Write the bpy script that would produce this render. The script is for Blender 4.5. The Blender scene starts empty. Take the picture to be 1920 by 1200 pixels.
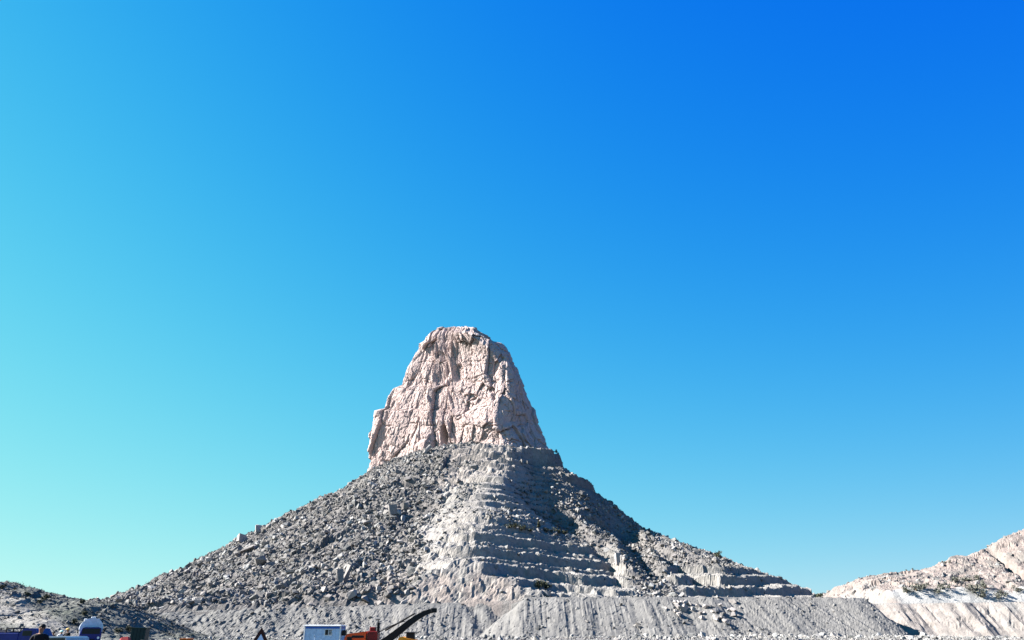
import bpy, bmesh, math, random
import numpy as np
from mathutils import Vector, Matrix
scene = bpy.context.scene
R = math.radians

# ------------------------------------------------------------------ camera
CAM_H, PITCH, FPX = 1.6, R(22.9), 1387.0
cam_d = bpy.data.cameras.new("camera")
cam_d.sensor_width = 36.0
cam_d.lens = 36.0 * FPX / 1920.0
cam_d.clip_start, cam_d.clip_end = 0.1, 20000
cam = bpy.data.objects.new("camera", cam_d)
scene.collection.objects.link(cam)
cam.location = (0, 0, CAM_H)
cam.rotation_euler = (R(90) + PITCH, 0, 0)
scene.camera = cam
scene.render.resolution_x, scene.render.resolution_y = 1024, 640

# ------------------------------------------------------------------ light
SUN_AZ, SUN_EL = R(-89), R(33)      # azimuth from +Y, negative = left of the view
sun_vec = Vector((math.sin(SUN_AZ) * math.cos(SUN_EL), math.cos(SUN_AZ) * math.cos(SUN_EL), math.sin(SUN_EL)))
sd = bpy.data.lights.new("sun", 'SUN')
sd.energy, sd.angle, sd.color = 5.0, R(0.53), (1.0, 0.945, 0.88)
so = bpy.data.objects.new("sun", sd)
scene.collection.objects.link(so)
so.rotation_euler = sun_vec.to_track_quat('Z', 'Y').to_euler()

world = bpy.data.worlds.new("World")
scene.world = world
world.use_nodes = True
nt = world.node_tree
nt.nodes.clear()
def wn(t, **kw):
    n = nt.nodes.new(t)
    for k, v in kw.items(): setattr(n, k, v)
    return n
sky = wn('ShaderNodeTexSky', sky_type='NISHITA', sun_disc=False)
sky.sun_elevation, sky.sun_rotation = SUN_EL, SUN_AZ
sky.altitude, sky.air_density, sky.dust_density, sky.ozone_density = 1500, 1.0, 0.6, 1.2
bg = wn('ShaderNodeBackground'); bg.inputs['Strength'].default_value = 0.05
wo = wn('ShaderNodeOutputWorld')
SKY_FIT = [(0.3, (-1.051, 0.004, -5.404, -3.516)), (0.05, (-0.20, -0.17, -1.774, -1.158)), (0.05, (-0.208, 0, 0, 0))]
# photograph's strongly saturated rendering of the clear sky: each channel of the Nishita sky is graded by direction
geo = wn('ShaderNodeTexCoord'); sx = wn('ShaderNodeSeparateXYZ'); nt.links.new(geo.outputs['Generated'], sx.inputs[0])
ss = wn('ShaderNodeSeparateColor'); nt.links.new(sky.outputs[0], ss.inputs[0])
cmb = wn('ShaderNodeCombineColor')
def wm(op, a, b=None, clamp=None):
    n = wn('ShaderNodeMath', operation=op)
    for i, q in enumerate((a, b)):
        if q is None: continue
        if isinstance(q, (int, float)): n.inputs[i].default_value = q
        else: nt.links.new(q, n.inputs[i])
    return n.outputs[0]
dx_ = wm('MINIMUM', wm('MAXIMUM', sx.outputs['X'], -0.75), 0.75)
dz_ = wm('MINIMUM', wm('MAXIMUM', sx.outputs['Z'], 0.0), 0.72)
dxz = wm('MULTIPLY', dx_, dz_)
for i, (e, k) in enumerate(SKY_FIT):
    lnn = wm('LOGARITHM', wm('MAXIMUM', ss.outputs[i], 0.0001), math.e)
    t = wm('ADD', wm('MULTIPLY', lnn, e), k[0])
    for q, kk in ((dx_, k[1]), (dz_, k[2]), (dxz, k[3])):
        if kk: t = wm('ADD', t, wm('MULTIPLY', q, kk))
    nt.links.new(wm('MULTIPLY', wm('EXPONENT', t), 3.79), cmb.inputs[i])
nt.links.new(cmb.outputs[0], bg.inputs['Color'])
nt.links.new(bg.outputs[0], wo.inputs['Surface'])
scene.view_settings.view_transform = 'Standard'
scene.view_settings.look = 'None'
scene.view_settings.exposure = 2.4
scene.view_settings.gamma = 1.0
scene.view_settings.use_curve_mapping = False
scene.cycles.diffuse_bounces = 1
# ------------------------------------------------------------------ numeric helpers
CP, SP = math.cos(PITCH), math.sin(PITCH)
def ray(u, v):
    X, z = (u - 960) / FPX, (600 - v) / FPX
    return X, CP - z * SP, SP + z * CP
def px(u, v, Y):
    """world point seen at photo position (u,v) if it stands Y metres away"""
    a, b, c = ray(u, v)
    return np.array((a / b * Y, Y, CAM_H + c / b * Y))
def proj(x, y, z):
    z = z - CAM_H
    d = y * CP + z * SP
    return 960 + FPX * x / d, 600 - FPX * (-y * SP + z * CP) / d
def h32(ix, iy, iz, seed):
    h = (ix.astype(np.uint32) * np.uint32(374761393)) ^ (iy.astype(np.uint32) * np.uint32(668265263)) ^ (iz.astype(np.uint32) * np.uint32(2246822519)) ^ np.uint32(seed * 3266489917 & 0xffffffff)
    h = (h ^ (h >> np.uint32(13))) * np.uint32(1274126177)
    h = (h ^ (h >> np.uint32(16))) * np.uint32(2246822519)
    return h ^ (h >> np.uint32(15))
def rnd(ix, iy, iz, seed):
    return h32(ix, iy, iz, seed).astype(np.float64) / 4294967295.0
def vnoise(x, y, z=None, seed=0):
    """smooth gradient noise about -1..1"""
    if z is None: z = np.zeros_like(x)
    xi, yi, zi = np.floor(x).astype(np.int64), np.floor(y).astype(np.int64), np.floor(z).astype(np.int64)
    fx, fy, fz = x - xi, y - yi, z - zi
    ux, uy, uz = [f * f * f * (f * (f * 6 - 15) + 10) for f in (fx, fy, fz)]
    out = 0
    flat = not np.any(fz)
    for dz in ((0,) if flat else (0, 1)):
        for dx in (0, 1):
            for dy in (0, 1):
                h = h32(xi + dx, yi + dy, zi + dz, seed)
                gx = (h & np.uint32(1023)) / 511.5 - 1
                gy = ((h >> np.uint32(10)) & np.uint32(1023)) / 511.5 - 1
                gz = ((h >> np.uint32(20)) & np.uint32(1023)) / 511.5 - 1
                w = (ux if dx else 1 - ux) * (uy if dy else 1 - uy) * (1 if flat else (uz if dz else 1 - uz))
                out = out + w * (gx * (fx - dx) + gy * (fy - dy) + gz * (fz - dz))
    return out * 1.5
def fbm(x, y, z=None, o=4, seed=0, g=0.5, l=2.03):
    s, a, t = 0, 1.0, 0
    for i in range(o):
        s = s + a * vnoise(x * l ** i, y * l ** i, None if z is None else z * l ** i, seed + i * 17)
        t += a; a *= g
    return s / t
def vor2(x, y, seed=0, jit=0.9):
    """F1, F2 and the vector to the nearest cell point and the cell's random numbers"""
    xi, yi = np.floor(x).astype(np.int64), np.floor(y).astype(np.int64)
    z0 = np.zeros_like(xi)
    f1 = np.full(x.shape, 9.0); f2 = f1.copy(); vx = f1 * 0; vy = f1 * 0; ca = f1 * 0; cb = f1 * 0; cc = f1 * 0
    for dx in (-1, 0, 1):
        for dy in (-1, 0, 1):
            a = rnd(xi + dx, yi + dy, z0, seed); b = rnd(xi + dx, yi + dy, z0, seed + 1)
            px_ = x - (xi + dx + .5 + (a - .5) * jit); py_ = y - (yi + dy + .5 + (b - .5) * jit)
            d = np.hypot(px_, py_)
            n = d < f1
            f2 = np.where(n, f1, np.minimum(f2, d))
            vx = np.where(n, px_, vx); vy = np.where(n, py_, vy)
            ca = np.where(n, rnd(xi + dx, yi + dy, z0, seed + 2), ca)
            cb = np.where(n, rnd(xi + dx, yi + dy, z0, seed + 3), cb)
            cc = np.where(n, rnd(xi + dx, yi + dy, z0, seed + 4), cc)
            f1 = np.where(n, d, f1)
    return f1, f2, vx, vy, ca, cb, cc
def facets(x, y, seed, tilt=1.2):
    """random tilted flat facets with sharp breaks: the look of broken rock"""
    f1, f2, vx, vy, a, b, c = vor2(x, y, seed)
    return (a - .5) + tilt * ((b - .5) * vx + (c - .5) * vy) - 0.35 * np.clip(1 - (f2 - f1) / .12, 0, 1)
def vor3(x, y, z, seed=0, jit=0.9):
    xi, yi, zi = [np.floor(q).astype(np.int64) for q in (x, y, z)]
    f1 = np.full(x.shape, 9.0); f2 = f1.copy(); v = [f1 * 0 for _ in range(3)]; hh = np.zeros(x.shape, np.uint32)
    for dx in (-1, 0, 1):
        for dy in (-1, 0, 1):
            for dz in (-1, 0, 1):
                h = h32(xi + dx, yi + dy, zi + dz, seed)
                q = [p_ - (i_ + d_ + .5 + (((h >> np.uint32(s_)) & np.uint32(1023)) / 1023. - .5) * jit) for p_, i_, d_, s_ in ((x, xi, dx, 0), (y, yi, dy, 10), (z, zi, dz, 20))]
                d = np.sqrt(q[0] ** 2 + q[1] ** 2 + q[2] ** 2); n = d < f1
                f2 = np.where(n, f1, np.minimum(f2, d)); f1 = np.where(n, d, f1); hh = np.where(n, h, hh)
                v = [np.where(n, a, b) for a, b in zip(q, v)]
    return f1, f2, v, hh
def facets3(x, y, z, seed, tilt=1.2, crack=.35, cw=.12):
    f1, f2, v, h = vor3(x, y, z, seed)
    h = h * np.uint32(2654435761) ^ (h >> np.uint32(7)); g = [((h >> np.uint32(s)) & np.uint32(255)) / 255. - .5 for s in (0, 8, 16, 24)]
    return g[0] + tilt * (g[1] * v[0] + g[2] * v[1] + g[3] * v[2]) - crack * np.clip(1 - (f2 - f1) / cw, 0, 1)
def sst(a, b, x):
    t = np.clip((x - a) / (b - a), 0, 1); return t * t * (3 - 2 * t)
def dpoly(x, y, P):
    """distance to a polyline, signed side (+ = left of its direction), position 0..1 along it"""
    P = np.asarray(P, float); best = np.full(x.shape, 1e9); sd_ = best * 0; tt = best * 0
    L = np.r_[0, np.cumsum(np.hypot(*(P[1:] - P[:-1]).T))]
    for i in range(len(P) - 1):
        a, b = P[i], P[i + 1]; e = b - a; l2 = e @ e
        t = np.clip(((x - a[0]) * e[0] + (y - a[1]) * e[1]) / l2, 0, 1)
        qx, qy = x - a[0] - t * e[0], y - a[1] - t * e[1]
        d = np.hypot(qx, qy); n = d < best
        best = np.where(n, d, best)
        sd_ = np.where(n, np.sign(e[0] * qy - e[1] * qx), sd_)
        tt = np.where(n, (L[i] + t * math.sqrt(l2)) / L[-1], tt)
    return best, sd_, tt

# ------------------------------------------------------------------ the mountain's base shape
CX, CY = -44.0, 625.0
RK = np.array([0, 60, 100, 150, 200, 250, 300, 360, 450], float)
#           phi   heights at the radii RK
TAB = [(-180, [152.0, 130.0, 105.3, 79.1, 49.5, 24.9, 21.8, 4.0, -20.0]),
       (-135, [152.0, 129.0, 101.6, 70.6, 38.4, 12.1, 11.6, 4.0, -20.0]),
       (-100, [152.0, 132.5, 105.0, 76.0, 48.0, 24.0, 10.0, 6.0, -20.0]),
       (-60, [152.0, 136.0, 108.0, 70.6, 48.8, 21.9, 7.4, 5.0, -20.0]),
       (-30, [152.0, 141.0, 119.7, 67.0, 51.5, 29.0, 4.3, 4.0, -20.0]),
       (0, [152.0, 143.5, 115.5, 77.2, 56.2, 37.7, 11.4, 2.0, -20.0]),
       (90, [152.0, 140.0, 110.0, 80.0, 55.0, 30.0, 5.0, -5.0, -20.0])]
def base_h(x, y, tab=None):
    tab = TAB if tab is None else tab
    r = np.hypot(x - CX, y - CY); ph = np.degrees(np.arctan2(y - CY, x - CX))
    ph = np.where(ph > 90, ph - 360, ph)            # -270..90
    T = sorted([(-270, tab[-1][1])] + list(tab), key=lambda q: q[0])
    P = np.array([q[0] for q in T], float); H = np.array([q[1] for q in T], float)
    # smooth radial interpolation per row, then blend by angle
    rows = np.stack([np.interp(r, RK, h) for h in H])
    out = np.zeros_like(r)
    for i in range(len(P) - 1):
        m = (ph >= P[i]) & (ph <= P[i + 1])
        t = (ph[m] - P[i]) / (P[i + 1] - P[i]); t = t * t * (3 - 2 * t) * .6 + t * .4
        out[m] = rows[i][m] * (1 - t) + rows[i + 1][m] * t
    return out
def hit(u, v, hf=None, y0=300., y1=760.):
    """where the sight line through photo point (u,v) meets the base shape"""
    ys = np.linspace(y0, y1, 1400); a, b, c = ray(u, v)
    xs = a / b * ys; zs = CAM_H + c / b * ys
    H = (hf or base_h)(xs, ys); k = np.argmax(H > zs)
    if H[k] <= zs[k]: k = np.argmin(zs - H)
    return np.array((xs[k], ys[k]))
# ------------------------------------------------------------------ materials
def mat(name, col, rough=0.9, metal=0.0, noise=None, bump=None, attr=False, emis=None, spec=0.3):
    m = bpy.data.materials.new(name); m.use_nodes = True
    n, l = m.node_tree.nodes, m.node_tree.links
    b = n['Principled BSDF']
    b.inputs['Roughness'].default_value = rough; b.inputs['Metallic'].default_value = metal
    b.inputs['Specular IOR Level'].default_value = spec
    b.inputs['Base Color'].default_value = (*col, 1)
    tc = n.new('ShaderNodeTexCoord')
    src = None
    if attr:
        at = n.new('ShaderNodeAttribute'); at.attribute_name = 'rock'; src = at.outputs['Color']
    for (sc, det, lo, hi, stretch) in (noise or []):
        mp = n.new('ShaderNodeMapping'); mp.inputs['Scale'].default_value = stretch
        l.new(tc.outputs['Object'], mp.inputs['Vector'])
        t = n.new('ShaderNodeTexNoise'); t.inputs['Scale'].default_value = sc; t.inputs['Detail'].default_value = det
        t.inputs['Roughness'].default_value = 0.62
        l.new(mp.outputs[0], t.inputs['Vector'])
        r = n.new('ShaderNodeMapRange'); r.inputs['From Min'].default_value = .32; r.inputs['From Max'].default_value = .68
        r.inputs['To Min'].default_value = lo; r.inputs['To Max'].default_value = hi
        l.new(t.outputs['Fac'], r.inputs['Value'])
        mx = n.new('ShaderNodeMix'); mx.data_type = 'RGBA'; mx.blend_type = 'MULTIPLY'; mx.inputs[0].default_value = 1
        if src is None: mx.inputs[6].default_value = (*col, 1)
        else: l.new(src, mx.inputs[6])
        l.new(r.outputs[0], mx.inputs[7]); src = mx.outputs[2]
    if src is not None: l.new(src, b.inputs['Base Color'])
    if bump:
        prev = None
        for sc, st, di in bump:
            t = n.new('ShaderNodeTexNoise'); t.inputs['Scale'].default_value = sc; t.inputs['Detail'].default_value = 5
            t.inputs['Roughness'].default_value = .65
            l.new(tc.outputs['Object'], t.inputs['Vector'])
            bp = n.new('ShaderNodeBump'); bp.inputs['Strength'].default_value = st; bp.inputs['Distance'].default_value = di
            l.new(t.outputs['Fac'], bp.inputs['Height'])
            if prev: l.new(prev, bp.inputs['Normal'])
            prev = bp.outputs[0]
        l.new(prev, b.inputs['Normal'])
    if emis: b.inputs['Emission Color'].default_value = (*emis, 1); b.inputs['Emission Strength'].default_value = 1
    return m
U = (1, 1, 1)
M = {}
M['hill'] = mat('hill_rock', (.3, .3, .3), .95, noise=[(.35, 6, .78, 1.2, U), (2.2, 4, .85, 1.14, U)], bump=[(.9, .55, .8), (4, .4, .25)], attr=True, spec=.1)
M['spoil'] = mat('spoil_gravel', (.3, .3, .3), .95, noise=[(.25, 6, .85, 1.12, U), (3, 4, .85, 1.14, U)], bump=[(1.5, .5, .35)], attr=True, spec=.1)
M['butte'] = mat('butte_rock', (.5, .4, .4), .92, noise=[(.12, 7, .86, 1.1, (1, 1, .35)), (1.4, 5, .86, 1.1, (1, 1, .5))], bump=[(1.2, .25, .4), (4, .35, .2)], attr=True, spec=.12)
M['boulder'] = mat('boulder_stone', (.165, .153, .147), .9, noise=[(.6, 5, .8, 1.15, U)], bump=[(1.2, .5, .4)], spec=.15)
M['boulder_pale'] = mat('pale_boulder_stone', (.25, .23, .22), .9, noise=[(.6, 5, .85, 1.1, U)], bump=[(1.2, .5, .4)], spec=.15)
M['rubble'] = mat('rubble_stone', (.3, .3, .3), .92, noise=[(1.1, 4, .8, 1.2, U)], bump=[(2.0, .5, .3)], attr=True, spec=.1)
M['leaf_grey'] = mat('grey_shrub_leaf', (.085, .088, .074), .85, noise=[(2.4, 3, .6, 1.4, U)], spec=.1)
M['scrub'] = mat('scrub_leaf', (.026, .029, .021), .9, noise=[(1.4, 3, .6, 1.4, U)], spec=.1)
M['leaf'] = mat('shrub_leaf', (.04, .045, .03), .85, noise=[(2.4, 3, .6, 1.5, U)], spec=.15)
M['bark'] = mat('bark', (.10, .075, .05), .95, noise=[(3, 3, .7, 1.3, U)])
M['ground'] = mat('quarry_floor', (.10, .095, .09), .95, noise=[(.05, 6, .8, 1.15, U), (1.5, 5, .85, 1.15, U)], bump=[(2, .5, .15)])

# ------------------------------------------------------------------ mesh helpers
COL = scene.collection
ALB = 0.375
def tag(o, label=None, cat=None, group=None, kind=None):
    for k, v in (('label', label), ('category', cat), ('group', group), ('kind', kind)):
        if v: o[k] = v
    return o
def np_mesh(name, V, F, m, cols=None, parent=None, smooth=False):
    me = bpy.data.meshes.new(name)
    V = np.ascontiguousarray(V, np.float32); F = np.ascontiguousarray(F, np.int32)
    me.vertices.add(len(V)); me.vertices.foreach_set('co', V.ravel())
    k = F.shape[1]
    me.loops.add(F.size); me.loops.foreach_set('vertex_index', F.ravel())
    me.polygons.add(len(F)); me.polygons.foreach_set('loop_start', np.arange(0, F.size, k, dtype=np.int32))
    me.polygons.foreach_set('loop_total', np.full(len(F), k, np.int32))
    me.polygons.foreach_set('use_smooth', np.full(len(F), bool(smooth)))
    if cols is not None:
        a = me.color_attributes.new('rock', 'FLOAT_COLOR', 'POINT')
        a.data.foreach_set('color', np.c_[cols * ALB, np.ones(len(cols))].astype(np.float32).ravel())
    me.update(calc_edges=True); me.materials.append(m)
    o = bpy.data.objects.new(name, me); COL.objects.link(o); o.parent = parent
    return o
def grid_faces(nr, nc, wrap=False):
    i = np.arange(nr - 1)[:, None]; j = np.arange(nc if wrap else nc - 1)[None]
    j2 = (j + 1) % nc
    return np.stack([i * nc + j, i * nc + j2, (i + 1) * nc + j2, (i + 1) * nc + j], -1).reshape(-1, 4)
def mixc(a, b, t):
    return a * (1 - t[..., None]) + np.asarray(b) * t[..., None]

# ------------------------------------------------------------------ mountain relief
def pts(l): return [hit(u, v) for u, v in l]
ARETE = pts([(955, 838), (957, 885), (950, 920), (935, 955), (905, 985), (870, 1020), (845, 1060), (815, 1115)])
NOSE = pts([(925, 965), (905, 1000), (890, 1040), (880, 1080), (875, 1120)])
SPUR_B = pts([(1075, 905), (1110, 950), (1145, 985), (1160, 1020), (1162, 1045), (1180, 1075), (1215, 1105)])
GUL_B = pts([(1000, 900), (1050, 960), (1110, 1005), (1140, 1040), (1150, 1070), (1165, 1105)])
SPUR_C = pts([(1120, 935), (1165, 965), (1195, 992), (1215, 1020), (1235, 1050), (1265, 1085)])
GUL_C = pts([(1100, 940), (1150, 980), (1185, 1010), (1205, 1040), (1228, 1075), (1240, 1105)])
SPUR_D = pts([(1150, 952), (1230, 1008), (1290, 1040), (1340, 1068), (1390, 1105)])
GUL_D = pts([(1160, 972), (1220, 1018), (1275, 1050), (1320, 1080), (1350, 1110)])
SMOOTH = pts([(932, 950), (975, 962), (1030, 982)])
SCREE = pts([(938, 950), (900, 975), (860, 995), (820, 1020)])
CHUTE = pts([(840, 925), (845, 960), (820, 990), (790, 1005)])
def ridge(x, y, P, amp, wl, wr, taper=.12, p=1.0):
    """amp metres high, wl wide on the left of the line's direction, wr on the right"""
    d, s, t = dpoly(x, y, P)
    w = np.where(s > 0, wl, wr)
    return amp * np.clip(1 - d / w, 0, 1) ** p * sst(0, taper, t) * (1 - sst(1 - taper, 1, t))
def bench(H, levels, soft=.30):
    out = H.copy(); lv = list(levels)
    for a, b in zip(lv[:-1], lv[1:]):
        m = (H >= a) & (H < b); f = (H[m] - a) / (b - a)
        out[m] = a + (b - a) * (soft * f + (1 - soft) * sst(.34, .52, f))
    return out
def mountain_h(x, y, fine=True):
    H = base_h(x, y)
    r = np.hypot(x - CX, y - CY); ph = np.arctan2(y - CY, x - CX)
    wx = x + 5 * fbm(x / 30, y / 30, o=3, seed=3); wy = y + 5 * fbm(x / 30, y / 30, o=3, seed=9)
    # spurs and gullies (direction is down-slope, so 'left' is the east side)
    H = H + ridge(wx, wy, ARETE, 9, 16, 34, .1) * sst(66, 84, H) + 10 * sst(0, 1, 1 - dpoly(wx, wy, NOSE)[0] / 48)
    H = H + ridge(wx, wy, SPUR_B, 3, 14, 8) - ridge(wx, wy, GUL_B, 6, 9, 40, .22, 1.2)
    H = H + ridge(wx, wy, SPUR_C, 3, 10, 9) - ridge(wx, wy, GUL_C, 7, 10, 32, .2, 1.1)
    H = H + ridge(wx, wy, SPUR_D, 3.5, 16, 9) - ridge(wx, wy, GUL_D, 8, 9, 30, .15, 1.1)
    east = sst(-10, 12, wx - 4)                          # right of the arete
    # rubble slope unevenness
    H = H + 3.0 * fbm(x / 45, y / 45, o=4, seed=21) * sst(40, 90, r)
    rub = (1 - east)
    # cliff bands under the tower, right side
    hb = H + 1.5 * fbm(x / 18, y / 18, o=3, seed=5)
    cb = bench(hb, [118, 135], .12)
    m = east * sst(112, 118, hb) * (1 - sst(135, 137, hb))
    H = H * (1 - m) + cb * m
    hb = H + 2.5 * fbm(x / 14, y / 14, o=3, seed=55); m = east * sst(30, 50, x) * (hb > 102) * (hb < 113)
    H = H * (1 - m) + bench(hb, [102, 113], .2) * m
    # layered band left of the arete under the tower
    d2, s2, t2 = dpoly(x, y, BAND)
    m = (1 - sst(10, 22, d2))
    H = H * (1 - m) + bench(H + .8 * fbm(x / 9, y / 9, o=2, seed=6), np.arange(80, 150, 6.3), .35) * m
    # thin sandstone layers showing all down the central rib
    d3, s3, t3 = dpoly(x, y, ARETE)
    m3 = (1 - sst(20, 48, d3 + 12 * fbm(x / 20, y / 20, o=3, seed=83))) * sst(58, 66, H) * (1 - sst(134, 140, H)) * .75
    q3 = 2.0 * fbm(x / 40, y / 30, o=3, seed=84)
    H = H * (1 - m3) + (bench(H + q3, np.array([50, 55.5, 60, 66.5, 70.5, 76, 82.5, 86, 91, 97.5, 102, 108, 112, 118, 125, 129, 136, 145]), .3) - q3) * m3
    # quarry benches on the nose and right flank
    q = 3.2 * fbm(x / 55, y / 40, o=3, seed=15) + .05 * (x - 10); hb = H + q + .9 * fbm(x / 9, y / 9, o=3, seed=18)
    bb = bench(hb, [0, 16.5, 20, 24.5, 31, 33.7, 40.5, 43.3, 50, 52.5, 56, 62], .22) - q
    m1 = sst(-50, -28, x + 12 * fbm(x / 12, y / 12, seed=77)) * (1 - sst(58, 66, x)) * (1 - sst(57, 62, hb)) * (1 - sst(440, 470, y))
    q2 = 3.0 * fbm(x / 50, y / 40, o=3, seed=16) - .05 * (x - 150); hb2 = H + q2 + .8 * fbm(x / 9, y / 9, o=3, seed=19)
    b2 = bench(hb2, [0, 13, 20, 27, 34.5, 42], .24) - q2
    m2 = sst(80, 92, x + 8 * fbm(x / 12, y / 12, seed=78)) * (1 - sst(36, 42, hb2)) * (1 - sst(540, 580, y))
    H = H * (1 - m1) + bb * m1
    H = H * (1 - m2) + b2 * m2
    terr = np.maximum(m1, m2)
    if fine:
        rock = (1 - .65 * terr) * (1 - .45 * m3)
        sm = np.maximum(1 - sst(9, 19, dpoly(x, y, SMOOTH)[0]), 1 - sst(6, 12, dpoly(x, y, SCREE)[0]))
        rock = rock * sst(25, 60, r) * (1 - .85 * sm)
        f = facets(wx / 13, wy / 13, 31) * 3.0 + facets(wx / 5.5, wy / 5.5, 37) * 1.7 + facets(x / 2.6, y / 2.6, 41) * .8
        H = H + f * rock * (.55 + .45 * rub)
        # erosion fluting on bench faces and flanks
        ang = ph * 60
        fl = fbm(ang / 1.1 + .3 * fbm(x / 12, y / 12, seed=2), r / 60, o=3, seed=51)
        H = H + (1.6 * fl * (.3 + .7 * east) + 1.5 * terr * fbm(ang / .8 + .5 * fbm(x / 9, y / 9, seed=4), r / 20, o=3, seed=57)) * sst(60, 100, r)
        H = H + .5 * fbm(x / 3, y / 3, o=3, seed=61)
    return H, east, terr
BAND = pts([(880, 850), (925, 860), (945, 890), (900, 920), (860, 900)])

xs = np.arange(-400, 330, .95)
ys = np.concatenate([np.arange(330, 640, .95), np.arange(640, 900, 5.)])
GX, GY = np.meshgrid(xs, ys)
GH, EAST, TERR = mountain_h(GX, GY)
BNK = 355 + .0 * GX
edge = sst(318, 352, GY + 4 * fbm(GX / 25, GY / 25, o=2, seed=8))
ROADZ = np.interp(GX, [-330, -250, -200, -140, -90, -20, 10, 120, 240, 330], [5, 6, 7.5, 10, 11.5, 13.8, 15.2, 15.2, 13.5, 13])
GH = np.where(GY < 375, np.minimum(GH, ROADZ + 0 * GX + np.clip(GY - 349, 0, 40) * 1.1 + 1.6 * fbm(GX / 9, GY / 9, o=4, seed=9) + 1.3 * facets(GX / 4.5, GY / 4.5, 45) + .7 * facets(GX / 2.2, GY / 2.2, 46)), GH)
GH = np.where(GY < 349, ROADZ - .25 - np.clip(346 - GY, 0, 40) * 1.6, GH)
GH = GH - np.clip(GX - 149, 0, 30) * 1.2 * (1 - sst(415, 470, GY))
H0 = GH
# albedo by material: dark weathered rubble, pale dug rock, pinkish faces, grey-green scrub ground
n1 = fbm(GX / 38, GY / 38, o=5, seed=71); n2 = fbm(GX / 7, GY / 7, o=4, seed=73)
C = np.zeros(GX.shape + (3,)) + np.array((.29, .272, .262))
C = mixc(C, (.21, .20, .195), sst(.0, .5, n1 + .4 * n2) * .7)
C = mixc(C, (.42, .40, .37), sst(.05, .35, -n1 + .5 * n2) * .6)
pale = np.zeros_like(GX)
for P, w in ((SMOOTH, 17), (SCREE, 11), (CHUTE, 7), (ARETE, 11)):
    d, s, t = dpoly(GX + 3 * n2, GY + 3 * n1, P); pale = np.maximum(pale, (1 - sst(w * .5, w, d)) * sst(.25, .4, t if P is ARETE else t * 0 + 1))
C = mixc(C, (.52, .50, .47), pale * .85)
dB = dpoly(GX, GY, BAND)[0]; C = mixc(C, (.55, .49, .45), (1 - sst(12, 20, dB)) * .8)
C = mixc(C, (.47, .45, .42), np.maximum(TERR, (1 - sst(20, 40, dpoly(GX, GY, NOSE)[0] + 8 * n1))) * .85)
pk = sst(-70, -50, GX + 8 * n1) * (1 - sst(-5, 12, GX + 8 * n2)) * (1 - sst(24, 32, H0 + 5 * n2)) * (GY < 420)
C = mixc(C, (.56, .46, .41), pk * .7 * sst(-.3, .3, n1 + n2)); C = mixc(C, (.36, .35, .33), pk * .6 * sst(0, .5, n2 - n1))
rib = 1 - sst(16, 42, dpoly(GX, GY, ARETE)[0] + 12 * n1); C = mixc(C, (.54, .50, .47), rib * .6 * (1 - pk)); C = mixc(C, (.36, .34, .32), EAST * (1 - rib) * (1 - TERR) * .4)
V = np.stack([GX, GY, GH], -1).reshape(-1, 3)
mo = np_mesh('mountain', V, grid_faces(*GX.shape), M['hill'], C.reshape(-1, 3))
tag(mo, kind='structure')
def ground_at(x, y):
    """height of the built mountain mesh"""
    j = np.clip(np.searchsorted(xs, x) - 1, 0, len(xs) - 2); i = np.clip(np.searchsorted(ys, y) - 1, 0, len(ys) - 2)
    a = (x - xs[j]) / (xs[j + 1] - xs[j]); b = (y - ys[i]) / (ys[i + 1] - ys[i])
    return (GH[i, j] * (1 - a) + GH[i, j + 1] * a) * (1 - b) + (GH[i + 1, j] * (1 - a) + GH[i + 1, j + 1] * a) * b
def surf(u, v, y0=348., y1=800.):
    """point of the mountain seen at photo point (u,v)"""
    yy = np.linspace(y0, y1, 1900); a, b, c = ray(u, v)
    xx = a / b * yy; zz = CAM_H + c / b * yy; hh = ground_at(xx, yy)
    k = int(np.argmax(hh > zz))
    if hh[k] <= zz[k]: k = int(np.argmin(zz - hh))
    return np.array((xx[k], yy[k], hh[k]))
# ------------------------------------------------------------------ the rock butte on top
def outl(l, Y): 
    a = np.array([px(u, v, Y) for u, v in l]); return np.array([px(u, v, 625)[2] for u, v in l]), a[:, 0]
LZ, LX = outl([(672, 925), (683, 890), (690, 850), (698, 805), (705, 770), (722, 766), (728, 746), (738, 728), (752, 722), (762, 690), (778, 665), (790, 645), (802, 638), (808, 622), (812, 618)], 650)
RZ, RX = outl([(1032, 850), (1028, 833), (1016, 810), (1010, 785), (1002, 757), (988, 718), (976, 690), (962, 676), (950, 655), (938, 643), (922, 640), (912, 628), (900, 619)], 612)
AZ, AX = outl([(962, 850), (960, 832), (950, 805), (938, 790), (950, 770), (950, 740), (958, 715), (950, 685), (938, 662), (918, 645), (896, 630), (880, 622)], 582)
def crom(P, n):
    """closed curve through the corner points, straight-ish between them with tight bends"""
    P = np.asarray(P, float); k = len(P); out = []
    for i in range(k):
        a, b = P[i], P[(i + 1) % k]
        out.append(a + (b - a) * np.linspace(0, 1, n[i], endpoint=False)[:, None])
    return np.concatenate(out)
ZT = 257.5
zs_ = np.concatenate([np.arange(92, ZT - 2, .42), ZT - 2 + 2 * np.sin(np.linspace(0, math.pi / 2, 10))])
NS = [330, 150, 130, 60, 60, 60, 60]
rows = []
for z in zs_:
    k = (z - 110) / 145.
    xl = np.interp(z, LZ, LX); xr = np.interp(z, RZ, RX); xa = np.interp(z, AZ, AX)
    ya = 566 + 40 * max(k, -.1); yl = 652 - 8 * k
    P = [(xl, yl), (xa - 6, ya + 1), (xa + 4, ya + 4), (xr, ya + 45), (xr - 10, ya + 70), ((xl + xr) / 2 + 6, 690 - 12 * k), (xl + 12, 680 - 10 * k)]
    # front face bulges a little, in two broad buttresses
    rows.append(crom(P, [330, 20, 150, 80, 60, 60, 60]))
XY = np.stack(rows)                                   # z, s, 2
nz, ns = XY.shape[:2]
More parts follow.
